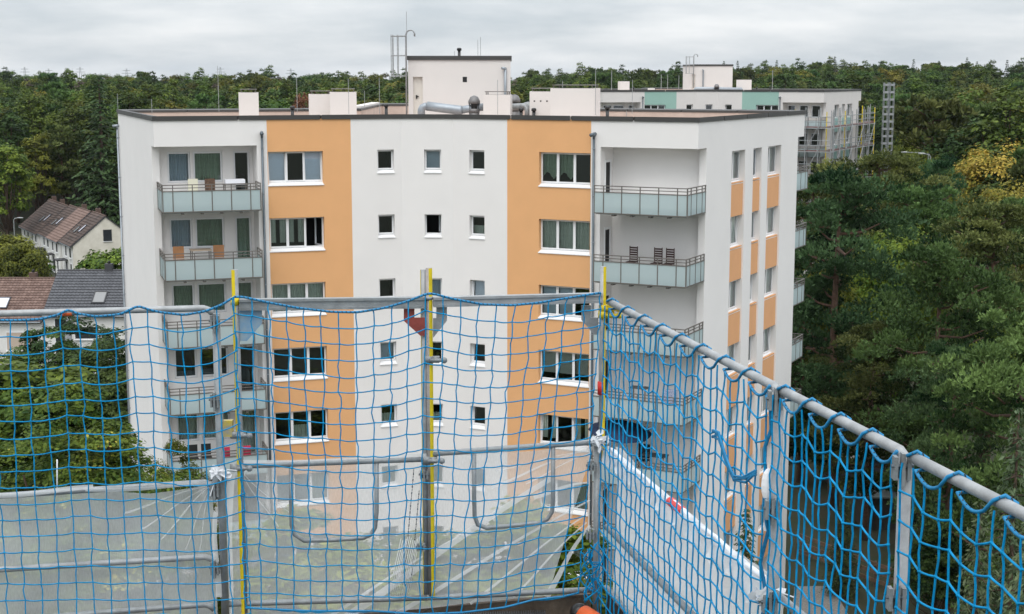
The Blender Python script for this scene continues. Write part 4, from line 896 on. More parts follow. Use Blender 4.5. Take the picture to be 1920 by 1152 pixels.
house('row_house', 'white row house with grey tiled roof beside the block', (gx0, 122.4, 0), 0, 8.6, 9.2, 6.15, 9.05, M_tileg, M_hwall, tw=.31, tl=.36, chim=[(4.1, 4.7, .62, M_dark)], skylights=[(3.9, 1.55, .95, 1.35, M_paneg)],
      wins=[(2.6, 3.9, 1.9, 1.0, M_pane), (.95, 3.6, .9, 2.0, M_pane), (2.6, 1.0, 1.9, 1.1, M_pane)])
house('row_house', 'white row house with brown tiled roof at the left edge', (gx0 - 9.2, 122.2, -.35), 0, 9.1, 9.2, 6.0, 8.75, M_tileb, M_hwall, tw=.29, tl=.33, chim=[(6.7, 4.9, .5, M_brick)], skylights=[(4.75, 1.7, 1.05, 1.3, M_paneb)],
      wins=[(1.0, 3.4, 1.9, 1.5, M_shut), (4.4, 3.4, .9, 1.7, M_shut), (6.1, 3.3, 2.2, 1.5, M_shut)])
tag(MB().box(gx0 - 8.4, gx0 - 4.0, 121.0, 122.1, 2.4, 3.0).box(gx0 - 8.4, gx0 - 4.0, 121.0, 121.06, 3.0, 3.3).build('house_balcony', mat('dark_brown_boards', (.05, .026, .02), .8)), 'dark brown balcony on the house at the left edge', 'balcony')
fa = Vector((-.478, .878)); fb = Vector((.878, .478)); O = Vector((-51.6, 187.0)) - fb * 4.2; ang = math.atan2(-.878, .478)
for i in range(5):
    c = O + fa * (6.9 * (i + 1)) - fb * (0.25 * (i % 2)); lab = ['row house with stained cream gable wall, nearest of the far row', 'row house with pale brown roof, second of the far row', 'dark roofed row house in the middle of the far row', 'dark roofed row house with orange mark, fourth of the far row', 'last dark roofed row house under the trees'][i]
    house('row_house', lab, (c.x, c.y, 0), ang, 6.85, 8.4, 4.75 - .12 * i, 8.15 - .1 * i + (.12 if i == 1 else 0), [M_tiled, M_tilel, M_tiled, M_tiled, M_tiled][i], M_hwall, gable=M_cream if i == 0 else None, tw=.42, tl=.42, chim=[(1.0, 4.6, .55, M_brick)] if i in (0, 1, 3, 4) else None,
          skylights=[(3.6, 2.4, .6, 1.2, M_paneb), (1.8, 2.1, .6, .9, M_paneg)] if i in (0, 2, 3) else [], wins=[(4.6, 2.9, 1.0, 1.2, M_pane), (2.2, 2.9, .8, 1.3, M_pane), (4.9, .7, .9, 1.4, M_pane), (2.4, .1, .9, 2.0, M_dark)], gwins=[(3.9, 5.0, .95, 1.35, M_pane)] if i == 0 else [])
    if i < 4:
        q = c + Vector((.478, -.878)) * 2.6 - fb * .75
        tag(link('porch_roof', MB().box(-1.0, 1.0, -.7, .7, 2.35, 2.5).box(-.95, -.85, -.6, -.5, 0, 2.35).box(.85, .95, -.6, -.5, 0, 2.35).mesh('porch_roof', M_dark), None, (q.x, q.y, 0), ang), ['grey porch roof on posts at the nearest far row house', 'second grey porch roof of the far row', 'third grey porch roof of the far row', 'last grey porch roof of the far row'][i], 'porch')
# garden things
tag(link('garden_canopy', MB().box(0, 3.0, 0, 1.6, 2.5, 2.58).box(.05, .13, .05, .13, 0, 2.5).box(2.87, 2.95, .05, .13, 0, 2.5).box(.05, .13, 1.47, 1.55, 0, 2.5).box(2.87, 2.95, 1.47, 1.55, 0, 2.5).mesh('garden_canopy', mat('pale_canopy', (.62, .64, .62), .5)), None, (onz(56, 712, 2.5).x, onz(56, 712, 2.5).y, 0)), 'pale flat garden canopy among the fruit trees', 'canopy')
pu = thing('folded_parasol', 'folded grey parasol on the patio of the grey roofed house', 'parasol', (at(127, 600, 121.0).x, 121.0, 0)); MB().tube([(0, 0, 0), (0, 0, 6.1)], .03, 6).build('pole', M_galv, pu); MB().tube([(0, 0, 4.0), (0, 0, 4.3), (0, 0, 5.9), (0, 0, 6.1)], .2, 8, rs=[.34, .3, .12, .02]).build('folded_canopy', mat('grey_cloth', (.30, .31, .33), .9), pu)
for (px, py, Y, c, lab) in ((81, 505, 172, (.03, .12, .4), 'blue lidded waste bin before the far row houses'), (88, 506, 172, (.02, .02, .022), 'black waste bin before the far row houses')):
    p = onz(px, 520, 0); b = thing('waste_bin', lab, 'bin', (p.x, p.y, 0)); MB().box(-.3, .3, -.35, .35, .08, 1.0).build('body', M_black, b); MB().box(-.32, .32, -.38, .36, 1.0, 1.1).build('lid', mat('lid%d' % px, c, .5), b)
    for x in (-.25, .25): link('wheel', MB().tube([(x - .04, .3, .1), (x + .04, .3, .1)], .1, 10).mesh('wheel', M_black), b)
def street_lamp(px, py, Y, arm, label):
    p = at(px, py, Y); h = p.z; t = thing('street_lamp', label, 'street lamp', (p.x, p.y, ground_h(p.x, p.y))); h -= ground_h(p.x, p.y)
    MB().tube([(0, 0, -.2), (0, 0, h - .3), (arm * .25, 0, h - .05), (arm, 0, h)], .05, 8, rs=[.09, .06, .05, .045]).build('pole', M_galv, t); a = arm
    hd = MB().ball((a + math.copysign(.28, a), 0, h + .01), (.42, .16, .09), 10, 6).build('lamp_head', M_galvlight, t, True)
street_lamp(25.5, 409, 178, .5, 'street lamp before the far row houses'); street_lamp(1752, 268, 170, -1.5, 'street lamp farther off above the pines'); street_lamp(1741, 286, 155, -2.2, 'street lamp with long arm above the pines'); street_lamp(1745, 289, 150, -.6, 'short street lamp behind the pine crowns')
# pylons on the skyline
for i, px in enumerate((46, 91, 150, 237, 413, 545)):
    p = at(px, 126 + (i % 2) * 3, 2400); t = thing('power_pylon', ['power pylon farthest left on the skyline', 'second power pylon from the left on the skyline', 'third power pylon from the left on the skyline', 'fourth power pylon from the left on the skyline', 'power pylon on the skyline behind the tall roof rod', 'power pylon on the skyline nearest the roof ladder'][i], 'pylon', (p.x, p.y, 0)); h = p.z
    MB().tube([(-3.5, 0, 0), (-.5, 0, h)], .35, 4).tube([(3.5, 0, 0), (.5, 0, h)], .35, 4).build('mast', M_galv, t); MB().tube([(-8, 0, h * .80), (8, 0, h * .80)], .35, 4).tube([(-6, 0, h * .92), (6, 0, h * .92)], .35, 4).build('crossarm', M_galv, t)
# wooden paddock fence and gravel at the lower right
fpts = [onz(1495, 1042, 0), onz(1560, 1068, 0), onz(1640, 1100, 0), onz(1720, 1128, 0), onz(1800, 1160, 0)]
fpts = [Vector((p.x, p.y, 0)) for p in fpts]
wf = thing('wooden_fence', 'brown wooden rail fence beside the gravel at the lower right', 'fence', fpts[0])
for i, p in enumerate(fpts):
    q = p - fpts[0]; MB().box(q.x - .06, q.x + .06, q.y - .06, q.y + .06, -.3, 1.35).build('post', M_wood, wf)
    if i < len(fpts) - 1:
        r0 = fpts[i + 1] - p; a = math.atan2(r0.y, r0.x)
        for z in (.35, .8, 1.22): link('rail', MB().box(0, r0.length, -.1, -.06, z - .1, z + .1).mesh('rail', mat('brown_fence_boards', (.17, .112, .075), .85, var=.3, vscale=3)), wf, q, a)
gv = [onz(1490, 1100, 0), onz(1560, 1100, 0), onz(1600, 1170, 0), onz(1480, 1190, 0)]
struct(MB().quad(*[(p.x, p.y, .02) for p in gv]).build('gravel_path', M_gravel))
gv = [(-14, 40), (12, 40), (14, 56), (8, 58.0), (-3, 62.8), (-14, 59)]
struct(MB().quad(*[(x, y, .012) for x, y in gv]).build('paved_yard', mat('pale_paving', (.16, .155, .14), .9, var=.15, vscale=2)))
sh = thing('garden_shed', 'small grey roofed shed under the pines', 'shed', (onz(1650, 985, 0).x, onz(1650, 985, 0).y, 0)); MB().box(-1.2, 1.2, -.9, .9, -.1, 1.9).build('wall', mat('shed_boards', (.04, .035, .03), .9, var=.3), sh); rr_ = MB(); rr_.v = [(-1.4, -1.1, 1.9), (1.4, -1.1, 1.9), (1.4, 1.1, 2.3), (-1.4, 1.1, 2.3), (-1.4, -1.1, 1.98), (1.4, -1.1, 1.98), (1.4, 1.1, 2.38), (-1.4, 1.1, 2.38)]; rr_.f = [(3, 2, 1, 0), (4, 5, 6, 7), (0, 1, 5, 4), (1, 2, 6, 5), (2, 3, 7, 6), (3, 0, 4, 7)]; rr_.build('roof', mat('shed_felt', (.16, .18, .17), .8), sh)
for (px, py, wd, lab) in ((1596, 868, 3.0, 'pale roofed hut seen under the dark pines'),):
    p = onz(px, py + 40, 0); h_ = thing('hut', lab, 'hut', (p.x, p.y, 0)); MB().box(-wd / 2, wd / 2, -1.5, 1.5, -.1, 2.2).build('wall', M_dark, h_); rr_ = MB(); x = wd / 2 + .2; rr_.v = [(-x, -1.8, 2.1), (x, -1.8, 2.1), (x, 0, 3.0), (-x, 0, 3.0), (x, 1.8, 2.1), (-x, 1.8, 2.1)]; rr_.f = [(0, 1, 2, 3), (3, 2, 4, 5), (1, 4, 2), (0, 3, 5)]; rr_.build('roof', mat('hut_roof', (.42, .38, .34), .8, var=.1), h_)

# ---------------------------------------------------------------- scaffold on the distant block
FLb, FMb, FRb, FSb, FEb = FR_B
tb = Vector(TB); M_deck = mat('grey_brown_deck_boards', (.16, .13, .12), .85, var=.2, vscale=3); M_deckr = mat('reddish_deck_boards', (.17, .085, .08), .85, var=.2)
def far_scaffold(F, x0, x1, off, levels, name, label, bays, seed, topz=ZP + .5):
    t = thing(name, label, 'scaffold', tb); r0 = random.Random(seed)
    def P(x, y, z): return F.pt(x, y, z)
    xs = [x0 + (x1 - x0) * i / bays for i in range(bays + 1)]
    for i, x in enumerate(xs):
        for y in (-off, -off - .75):
            MB().tube([P(x, y, 0), P(x, y, levels[0] + 1.6 + r0.uniform(-.3, .3))], .048, 6).build('post', M_yellow if r0.random() < .15 else M_galvlight, t)
    for z in levels:
        for i in range(bays):
            a, b = xs[i], xs[i + 1]; d = MB(); M_ = Matrix.Rotation(F.a, 4, 'Z'); d.box(0, b - a - .04, 0, .7, -.05, .05, Matrix.Translation(P(a + .02, -off - .72, z)) @ M_); d.build('deck', M_deck if r0.random() < .75 else M_deckr, t)
        for dz in (.5, 1.0):
            MB().tube([P(x0, -off - .78, z + dz), P(x1, -off - .78, z + dz)], .036, 6).build('guard_rail', M_galv, t)
    for z in levels:
        for x in xs[::1]: MB().tube([P(x, -off, z - .04), P(x, -off - .75, z - .04)], .03, 6).build('transom', M_galv, t)
        MB().tube([P(x0 - .3, -off - .75, z - .1), P(x1 + .3, -off - .75, z - .1)], .035, 6).build('ledger', M_galvlight, t)
    for i in range(0, bays, 2):
        for j in range(len(levels) - 1): MB().tube([P(xs[i], -off - .8, levels[j + 1]), P(xs[i + 1], -off - .8, levels[j])], .04, 6).build('brace', M_galvlight, t)
    return t
lv = [ZP - 3.6 - 2.0 * k for k in range(4)]; lv = [20.6, 18.3, 16.0, 13.6, 11.4]
far_scaffold(FRb, 7.2, 12.3, 1.4, lv, 'facade_scaffold', 'scaffold before the right loggias of the distant block', 4, 3)
far_scaffold(FSb, -.5, 15.0, .5, lv, 'facade_scaffold', 'scaffold along the side wall of the distant block', 7, 4)
far_scaffold(FLb, .5, 9.5, .6, [20.2], 'facade_scaffold', 'scaffold tips showing before the left half of the distant block', 4, 5)
far_scaffold(FRb, .3, 6.6, .6, [20.2], 'facade_scaffold', 'scaffold tips showing before the right half of the distant block', 3, 6)
far_scaffold(FSb, 15.4, 19.4, -.6, lv, 'facade_scaffold', 'free standing scaffold tower behind the distant block corner', 2, 8)
for i, px in enumerate((1662, 1673)):
    p = at(px, 155, 160); z0, z1 = 0, p.z; t = thing('hoist_mast', ['left of the two lattice hoist masts beside the distant block', 'right of the two lattice hoist masts beside the distant block'][i], 'hoist mast', (p.x, p.y, 0)); s = .22
    for x in (-s, s):
        for y in (-s, s): MB().tube([(x, y, 0), (x, y, z1)], .04, 5).build('upright', M_galv, t)
    z = .5; rg = MB()
    while z < z1:
        rg.box(-s, s, -s - .02, -s + .02, z, z + .22).box(-s, s, s - .02, s + .02, z, z + .22).box(-s - .02, -s + .02, -s, s, z, z + .22); z += .78
    rg.build('rung_plates', M_galvlight, t)

# ---------------------------------------------------------------- scaffold in the foreground
def YF(px): return 8.25 + .30 * (px - 440) / 690
def fp(px, py, dy=0.0): return at(px, py, YF(px) + dy)
def vtube(px, y0, y1, r, dy=0.0, n=12, half=None, pxref=None):
    a = fp(px, y0, dy); b = fp(px, y1, dy); top, bot = a.z, at(px, y1, a.y).z
    mb = MB()
    if half is None: return mb.tube([(a.x, a.y, bot), (a.x, a.y, top)], r, n)
    th0, th1 = half; m = 8; pr = [(a.x + r * math.cos(th0 + (th1 - th0) * i / m), a.y + r * math.sin(th0 + (th1 - th0) * i / m)) for i in range(m + 1)]
    for i in range(m): mb.quad((*pr[i], bot), (*pr[i + 1], bot), (*pr[i + 1], top), (*pr[i], top))
    return mb
def htube(p, q, r, sag=0.0, dy=0.0, n=12):
    a, b = fp(*p, dy), fp(*q, dy); pts = [a.lerp(b, t / 6) + Vector((0, 0, -sag * 4 * (t / 6) * (1 - t / 6))) for t in range(7)]; return MB().tube(pts, r, n)
def bracket(parent, c, s=.024, name='wedge_bracket', tall=.05):
    """folded plates with a wedge pin that hook a rail to its post"""
    x, y, z = c; mb = MB(); mb.box(x - s, x - s * .55, y - s * 2.2, y - s, z - tall, z + tall * .5).box(x + s * .55, x + s, y - s * 2.2, y - s, z - tall, z + tall * .5).box(x - s * 1.05, x + s * 1.05, y - s * 1.3, y - s * .9, z - tall, z - tall * .3)
    mb.box(x - .006, x + .006, y - s * 2.5, y - s * 1.4, z - tall * 1.4, z + tall * .75); o = mb.build(name, M_galv, parent)
    link('bolt', MB().tube([(x - s * 1.3, y - s * 1.9, z - tall * .1), (x + s * 1.3, y - s * 1.9, z - tall * .1)], .007, 8).mesh('bolt', M_zincdark), o); return o
def clamp(parent, c, r, w_=.07, m=None):
    x, y, z = c; mb = MB(); mb.tube([(x, y, z - .02), (x, y, z + .02)], r * 1.35, 12).box(x + r, x + r + w_ * .6, y - .02, y + .012, z - .018, z + .018).tube([(x + r * .4, y - r * 1.6, z), (x + r + w_, y - r * 1.6, z)], .011, 8).ball((x + r + w_, y - r * 1.6, z), .019, 8, 6)
    return mb.build('tube_clamp', m or M_galv, parent, True)
# left bay
lb = thing('guard_rail_bay', 'left guard rail bay with thick grey post and four tubes', 'scaffold bay', fp(405, 1240))
def rel(mb, root):
    o = root.location; mb.v = [(x - o.x, y - o.y, z - o.z) for x, y, z in mb.v]; return mb
def addp(mb, name, m, root, smooth=True): return rel(mb, root).build(name, m, root, smooth)
addp(vtube(405, 588, 1240, .0235), 'post', M_galv, lb)
def bent_rail(p, q, r, root, m=M_galvlight):
    a, b = fp(*p), fp(*q); d = (b - a).normalized(); pts = [a.lerp(b, t / 5) for t in range(5)] + [b - d * .03 + Vector((0, 0, -.0)), b + d * .0 + Vector((0, 0, -.012)), b + d * .022 + Vector((0, 0, -.035))]; return addp(MB().tube(pts, r, 12), 'rail_tube', m, root)
bent_rail((-60, 590), (392, 578), .0185, lb); bent_rail((-60, 934), (394, 904), .0175, lb, M_galv); bent_rail((-60, 1072), (394, 1044), .0175, lb); bent_rail((30, 1162), (394, 1133), .0175, lb, M_galv)
ol = lb.location
for y in (598, 745, 912, 1058): bracket(lb, fp(405, y) - ol)
addp(htube((114, 587.1), (135, 586.5), .0192), 'orange_sticker', mat('orange_sticker', (.80, .13, .03), .6), lb)
st = MB(); c0 = fp(121, 586, -.0205); st.tube([c0 + Vector((.010 * math.cos(t), 0, .009 * math.sin(t))) for t in [i * .55 for i in range(11)]], .0016, 5); addp(st, 'sticker_mark', M_black, lb)
# two frames with head transoms and gusset plates
def gusset(root, polys, m, dy=0.0):
    mb = MB()
    for poly in polys:
        P = [fp(x, y, dy) for x, y in poly]; n = len(P); i = len(mb.v); mb.v += [tuple(p) for p in P] + [(p.x, p.y + .008, p.z) for p in P]; mb.f += [tuple(i + k for k in range(n)), tuple(i + n + k for k in reversed(range(n)))] + [(i + k, i + n + k, i + n + (k + 1) % n, i + (k + 1) % n) for k in range(n)]
    return addp(mb, 'gusset_plate', m, root, False)
def beam(root, p, q, h, th, m=M_galv, name='head_transom'):
    a, b = fp(*p), fp(*q); d = b - a; ang = math.atan2(d.y, d.x); L_ = math.hypot(d.x, d.y); M_ = Matrix.Translation(a) @ Matrix.Rotation(ang, 4, 'Z') @ Matrix.Rotation(-math.atan2(d.z, L_), 4, 'Y')
    mb = MB(); mb.box(0, d.length, -th / 2, th / 2, -h / 2, h / 2, M_); mb.box(0, d.length, -th / 2 - .008, -th / 2 + .001, h / 2 - .014, h / 2 + .001, M_); mb.box(0, d.length, -th / 2 - .008, -th / 2 + .001, -h / 2 - .001, -h / 2 + .014, M_); return addp(mb, name, m, root, False)
f1 = thing('scaffold_frame', 'left scaffold frame with blue and red corner gussets', 'scaffold frame', fp(440, 1240))
addp(vtube(440, 506, 1240, .0185), 'post', M_galv, f1); addp(vtube(440, 506, 1240, .0195, half=(math.pi * .75, math.pi * 1.55)), 'yellow_stripe', M_yellow, f1)
addp(vtube(440, 558, 572, .024), 'collar', M_yellow, f1); beam(f1, (449, 571), (796, 567), .062, .045)
gusset(f1, [[(449, 580), (491, 580), (491, 607), (463, 640), (449, 640)]], M_bluepaint); gusset(f1, [[(757, 577), (777, 577), (777, 596), (757, 602)], [(777, 596), (797, 596), (797, 630), (788, 630), (757, 602)]], M_red)
addp(vtube(804, 503, 1118, .0185), 'post', mat('worn_steel_red', (.34, .31, .29), .6, .3, var=.25, vscale=8), f1); addp(vtube(804, 503, 1118, .0195, half=(-math.pi * .5, math.pi * .05)), 'yellow_stripe', M_yellow, f1); addp(vtube(804, 556, 562, .024), 'collar', M_galv, f1)
addp(htube((449, 874), (796, 861), .0175), 'rail_tube', M_galv, f1); addp(htube((424, 1133), (800, 1121), .0175), 'rail_tube', M_galv, f1)
o1 = f1.location
clamp(f1, fp(440, 815) - o1, .02, m=M_galv); clamp(f1, fp(804, 674) - o1, .02); clamp(f1, fp(440, 876) - o1, .02); clamp(f1, fp(800, 862) - o1, .02); bracket(f1, fp(796, 885) - o1, tall=.03); bracket(f1, fp(790, 1020) - o1, tall=.03)
addp(MB().box(*[v for v in (fp(418, 800).x, fp(437, 800).x)], fp(430, 800).y - .02, fp(430, 800).y + .02, fp(430, 818).z, fp(430, 788).z), 'connector_plate', mat('chipped_yellow', (.30, .31, .31), .6, .2, col2=(.65, .48, .02), vscale=22), f1, False)
addp(MB().tube([fp(x, y) for x, y in ((546, 872), (546, 940), (547, 985), (553, 1003), (570, 1014), (620, 1013), (680, 1009), (695, 1003), (703, 990), (706, 960), (706, 868))], .0135, 10), 'hanging_loop', M_galv, f1)
f2 = thing('scaffold_frame', 'right scaffold frame with bare steel gussets reaching the corner post', 'scaffold frame', fp(1130, 1240))
addp(vtube(794, 506, 1118, .0185, dy=.03), 'post', M_galvlight, f2); addp(vtube(794, 506, 1118, .0192, dy=.03, half=(math.pi * .8, math.pi * 1.2)), 'yellow_stripe', M_yellow, f2)
beam(f2, (812, 566), (1128, 558), .055, .045, M_galvlight)
gusset(f2, [[(818, 575), (838, 575), (838, 602), (812, 634), (812, 597), (818, 597)]], M_galvlight, .02); gusset(f2, [[(1090, 573), (1108, 573), (1108, 596), (1090, 600)], [(1090, 600), (1108, 596), (1122, 596), (1122, 628), (1114, 628)]], M_galvlight, .02)
addp(vtube(1131, 500, 860, .0175), 'post', M_galvlight, f2); addp(vtube(1131, 500, 860, .0185, half=(-math.pi * .48, math.pi * .1)), 'yellow_stripe', M_yellow, f2); addp(vtube(1120, 835, 1240, .021), 'corner_post', M_galv, f2)
addp(htube((811, 851), (1117, 829), .0175), 'rail_tube', M_galv, f2); addp(htube((800, 1121), (1112, 1106), .0175), 'rail_tube', M_galv, f2)
addp(MB().tube([fp(x, y) for x, y in ((889, 852), (889, 930), (890, 968), (896, 984), (912, 990), (960, 986), (1010, 981), (1026, 974), (1035, 960), (1037, 940), (1037, 838))], .0135, 10), 'hanging_loop', M_galv, f2)
o2 = f2.location
clamp(f2, fp(1131, 578) - o2, .02, m=M_yellow); clamp(f2, fp(1131, 590) - o2, .022, m=M_yellow); bracket(f2, fp(1108, 868) - o2, tall=.04); bracket(f2, fp(1106, 995) - o2, tall=.04); addp(vtube(1127, 716, 740, .021), 'red_tag', mat('red_tag', (.62, .03, .02), .6), f2)
# right side: rails at one height running from the corner towards the viewer
zr = at(1145, 566, 8.52).z
K0 = onz(1142, 566, zr); P1 = onz(1476, 727, zr); P2 = onz(1700, 852, zr)
dirR = (P2 - K0); dirR.z = 0; dirR.normalize()
def onrail(t, z=None, out=0.0):
    nrm = Vector((-dirR.y, dirR.x, 0)); p = K0 + dirR * t + nrm * out; return Vector((p.x, p.y, zr if z is None else z))
t1 = (P1 - K0).dot(dirR); t2 = (P2 - K0).dot(dirR); t3 = t2 + 1.75
zs2, zs3, zs4 = at(1122, 846, 8.5).z, at(1120, 990, 8.5).z, at(1116, 1104, 8.5).z
def rail3(root, a, b, z, r, m=M_galvlight, bend=True):
    A_, B_ = onrail(a, z), onrail(b, z); d = (B_ - A_).normalized(); pts = [A_.lerp(B_, t / 6) for t in range(7)]
    if bend: pts = pts[:-1] + [B_ - d * .03, B_ + Vector((0, 0, -.012)), B_ + d * .02 + Vector((0, 0, -.04))]
    return addp(MB().tube(pts, r, 14), 'rail_tube', m, root)
r1 = thing('guard_rail_bay', 'guard rail bay between the corner and the first right post', 'scaffold bay', Vector((P1.x, P1.y, zs4 - .6)))
r2 = thing('guard_rail_bay', 'guard rail bay between the two right posts', 'scaffold bay', Vector((P2.x, P2.y, zs4 - .6)))
r3 = thing('guard_rail_bay', 'nearest guard rail bay at the right edge', 'scaffold bay', Vector((onrail(t3).x, onrail(t3).y, zs4 - .6)))
for root, a, b in ((r1, .0, t1), (r2, t1 + .03, t2 - .02), (r3, t2 + .05, t3)):
    rail3(root, a, b, zr, .0205); rail3(root, a, b, zs2, .0185, M_galv); rail3(root, a, b, zs3, .0185, M_galv); rail3(root, a, b, zs4, .0185)
    q = onrail(b + .015) if root is not r3 else onrail(b); addp(MB().tube([(q.x, q.y, zs4 - .6), (q.x, q.y, zr - .01)], .0235, 14), 'post', M_galvlight, root)
    if root is not r3: addp(MB().tube([(q.x + .0165, q.y + .006, zs4 - .6), (q.x + .0165, q.y + .006, zr - .02)], .0085, 8), 'yellow_stripe', mat('faded_yellow', (.66, .60, .22), .6, var=.25, vscale=9), root)
    for z in (zr - .03, (zr + zs2) / 2 - .06, zs2 - .03, zs3 - .03): bracket(root, onrail(b - .015, z, -.012) - root.location, s=.030, tall=.055)
# ---- toe boards, mat, canister
def plank(name, a, b, h, th, m, label, cat='plank'):
    d = b - a; ang = math.atan2(d.y, d.x); L_ = math.hypot(d.x, d.y); t = MB(); t.box(0, L_, 0, th, -h, 0); o = t.build(name, m); o.location = a; o.rotation_euler = (0, -math.atan2(d.z, L_), ang); return tag(o, label, cat)
plank('toe_board', fp(520, 1166, .05), fp(1108, 1114, .05), .24, .035, M_wood, 'weathered brown toe board along the front of the scaffold')
plank('toe_board', onrail(.02, zs4 - .02), onrail(2.4, zs4 - .02), .22, .035, mat('dark_weathered_wood', (.035, .03, .027), .85, var=.5, vscale=8), 'dark toe board along the right side of the scaffold')
dk = [fp(380, 1215, -.9), fp(1110, 1175, -.9)]
rm = thing('ribbed_mat', 'black ribbed rubber mat on the scaffold deck', 'mat', fp(760, 1156, -.1)); om = rm.location
mb = MB(); a_, b_ = fp(740, 1152, -.02), fp(1020, 1144, -.02)
for i in range(64):
    p = a_.lerp(b_, i / 63); mb.box(p.x, p.x + .008, p.y - .5, p.y, p.z - .012, p.z)
addp(mb, 'ribs', M_black, rm, False)
mb = MB(); mb.quad(*[tuple(q - Vector((0, 0, .013))) for q in (a_ + Vector((0, -.5, 0)), b_ + Vector((0, -.5, 0)), b_, a_)]); addp(mb, 'backing', M_black, rm, False)
cs = thing('canister', 'black rounded canister with orange band in the scaffold corner', 'canister', fp(1094, 1205, -.12)); oc = cs.location
ax = Vector((.55, -.75, -.12)).normalized(); c = fp(1088, 1150, -.05)
addp(MB().tube([c - ax * .055, c - ax * .045, c - ax * .02, c + ax * .03], .06, 16, rs=[.02, .045, .058, .062]), 'cap', M_black, cs); addp(MB().tube([c + ax * .03, c + ax * .22], .0625, 16), 'body', mat('orange_plastic', (.75, .12, .02), .5), cs)
# white tape and plastic knots
M_tape = mat('white_plastic', (.82, .83, .85), .5, var=.05, vscale=20)
def knot(p, s, label, seed, n=26):
    """crumpled strip of plastic film tied round a tube"""
    r0 = random.Random(seed); mb = MB(); p = Vector(p)
    for k in range(n):
        c = p + Vector((r0.gauss(0, s * .45), r0.gauss(0, s * .3), r0.gauss(0, s * .4))); u = Vector((r0.gauss(0, 1), r0.gauss(0, .6), r0.gauss(0, 1))).normalized() * s * r0.uniform(.35, .8); v = u.cross(Vector((r0.gauss(0, 1), r0.gauss(0, 1), r0.gauss(0, 1)))).normalized() * s * r0.uniform(.2, .5)
        mb.quad(c - u - v * .6, c - v + u * .1, c + u - v * .3, c + u * .7 + v); mb.quad(c - u - v * .6, c + u * .7 + v, c + v * .9, c - u * .8 + v * .7)
    for k in range(2):
        e = p + Vector((r0.uniform(-1, 1) * s * 2.4, -s * .3, r0.uniform(-1.2, .3) * s * 2)); mb.tube([p, p.lerp(e, .5) + Vector((0, 0, s * .3)), e], s * .06, 5)
    return tag(mb.build('plastic_knot', M_tape, smooth=False), label, 'knot')
knot(fp(410, 890, -.05), .055, 'crumpled white plastic knot on the thick grey post', 1); knot(fp(1122, 826, -.05), .05, 'white plastic knot tied at the corner post', 2)
knot(onrail(t1 - .02, zs2 - .02) + Vector((-.02, -.03, 0)), .06, 'white plastic knot on the first right post', 3)
tp = MB(); q = onrail(t1 - .03, (zr + zs2) / 2 + .02); tp.ball(q + Vector((-.02, -.02, 0)), (.03, .02, .075), 10, 8); tp.box(q.x - .035, q.x - .005, q.y - .03, q.y - .026, q.z - .20, q.z - .03); tag(tp.build('tape_roll', M_tape, smooth=False), 'white tape wrapped round the first right post', 'tape')
# ---- white debris sheets
def grid_sheet(name, label, top, bot, nu, nv, m, dy, wob=.012, seed=0, right_edge=None, pleat=None):
    """fabric between a top and a bottom edge given as (x, y) of the photograph on the scaffold's own plane"""
    rng = np.random.default_rng(seed); mb = MB()
    tx = np.array([p[0] for p in top]); ty = np.array([p[1] for p in top]); bx = np.array([p[0] for p in bot]); by = np.array([p[1] for p in bot]); st_ = np.linspace(0, 1, len(tx)); sb = np.linspace(0, 1, len(bx))
    for j in range(nv + 1):
        v = j / nv
        for i in range(nu + 1):
            u = i / nu; x = np.interp(u, st_, tx) * (1 - v) + np.interp(u, sb, bx) * v; y = np.interp(u, st_, ty) * (1 - v) + np.interp(u, sb, by) * v
            d = dy + wob * (math.sin(u * 9 + v * 5 + seed) + .6 * math.sin(u * 23 - v * 7) + .4 * math.sin(v * 17 + u * 4)) * min(1, v * 6)
            if pleat:
                px, py, k = pleat; an = math.atan2(y - py, x - px); ds = math.hypot(x - px, y - py); d += .018 * math.sin(an * k) * math.exp(-ds / 140.0)
            mb.v.append(tuple(fp(x, y, d)))
    for j in range(nv):
        for i in range(nu): a = j * (nu + 1) + i; mb.f.append((a, a + 1, a + nu + 2, a + nu + 1))
    o = mb.build(name, m, smooth=True); return tag(o, label, 'sheet')
M_sheet = veilmat('white_debris_sheet', (.88, .89, .88), .47, weave=.09, transl=.45); M_sheetg = veilmat('grey_debris_sheet', (.76, .78, .77), .56, weave=.12, transl=.4); M_sheetw = veilmat('dense_white_sheet', (.96, .96, .96), .84, weave=.06, transl=.5); M_fold = veilmat('folded_white_sheet', (.92, .92, .91), .66, weave=.05, transl=.45)
s1 = grid_sheet('debris_sheet', 'grey-white debris sheet below the left rail', [(-60, 930), (60, 928), (120, 926), (170, 914), (215, 922), (280, 926), (330, 920), (398, 908)], [(-60, 1240), (200, 1240), (412, 1240)], 60, 30, M_sheetg, .06, seed=1, pleat=(398, 908, 46))
s2 = grid_sheet('debris_sheet', 'thin white debris sheet hung below the two frames', [(428, 890), (450, 878), (560, 866), (620, 864), (720, 868), (800, 858), (900, 850), (1000, 846), (1060, 838), (1112, 838)], [(415, 1180), (700, 1160), (900, 1140), (1028, 1116)], 80, 34, M_sheet, .07, seed=2, pleat=(446, 882, 50))
def strip(parent, p, q, w0, w1, dy=.045, m=None):
    a, b = Vector(p), Vector(q); d = (b - a).normalized(); n = Vector((-d.y, d.x)); mb = MB(); N_ = 10
    for i in range(N_ + 1):
        t = i / N_; c = a.lerp(b, t) + n * 3 * math.sin(t * 5); w_ = w0 + (w1 - w0) * t
        for s in (-.5, .5): e = c + n * w_ * s; mb.v.append(tuple(fp(e.x, e.y, dy + .004 * s)))
    for i in range(N_): mb.f.append((2 * i, 2 * i + 1, 2 * i + 3, 2 * i + 2))
    o = mb.build('sheet_fold', m or M_fold); o.parent = parent; return o
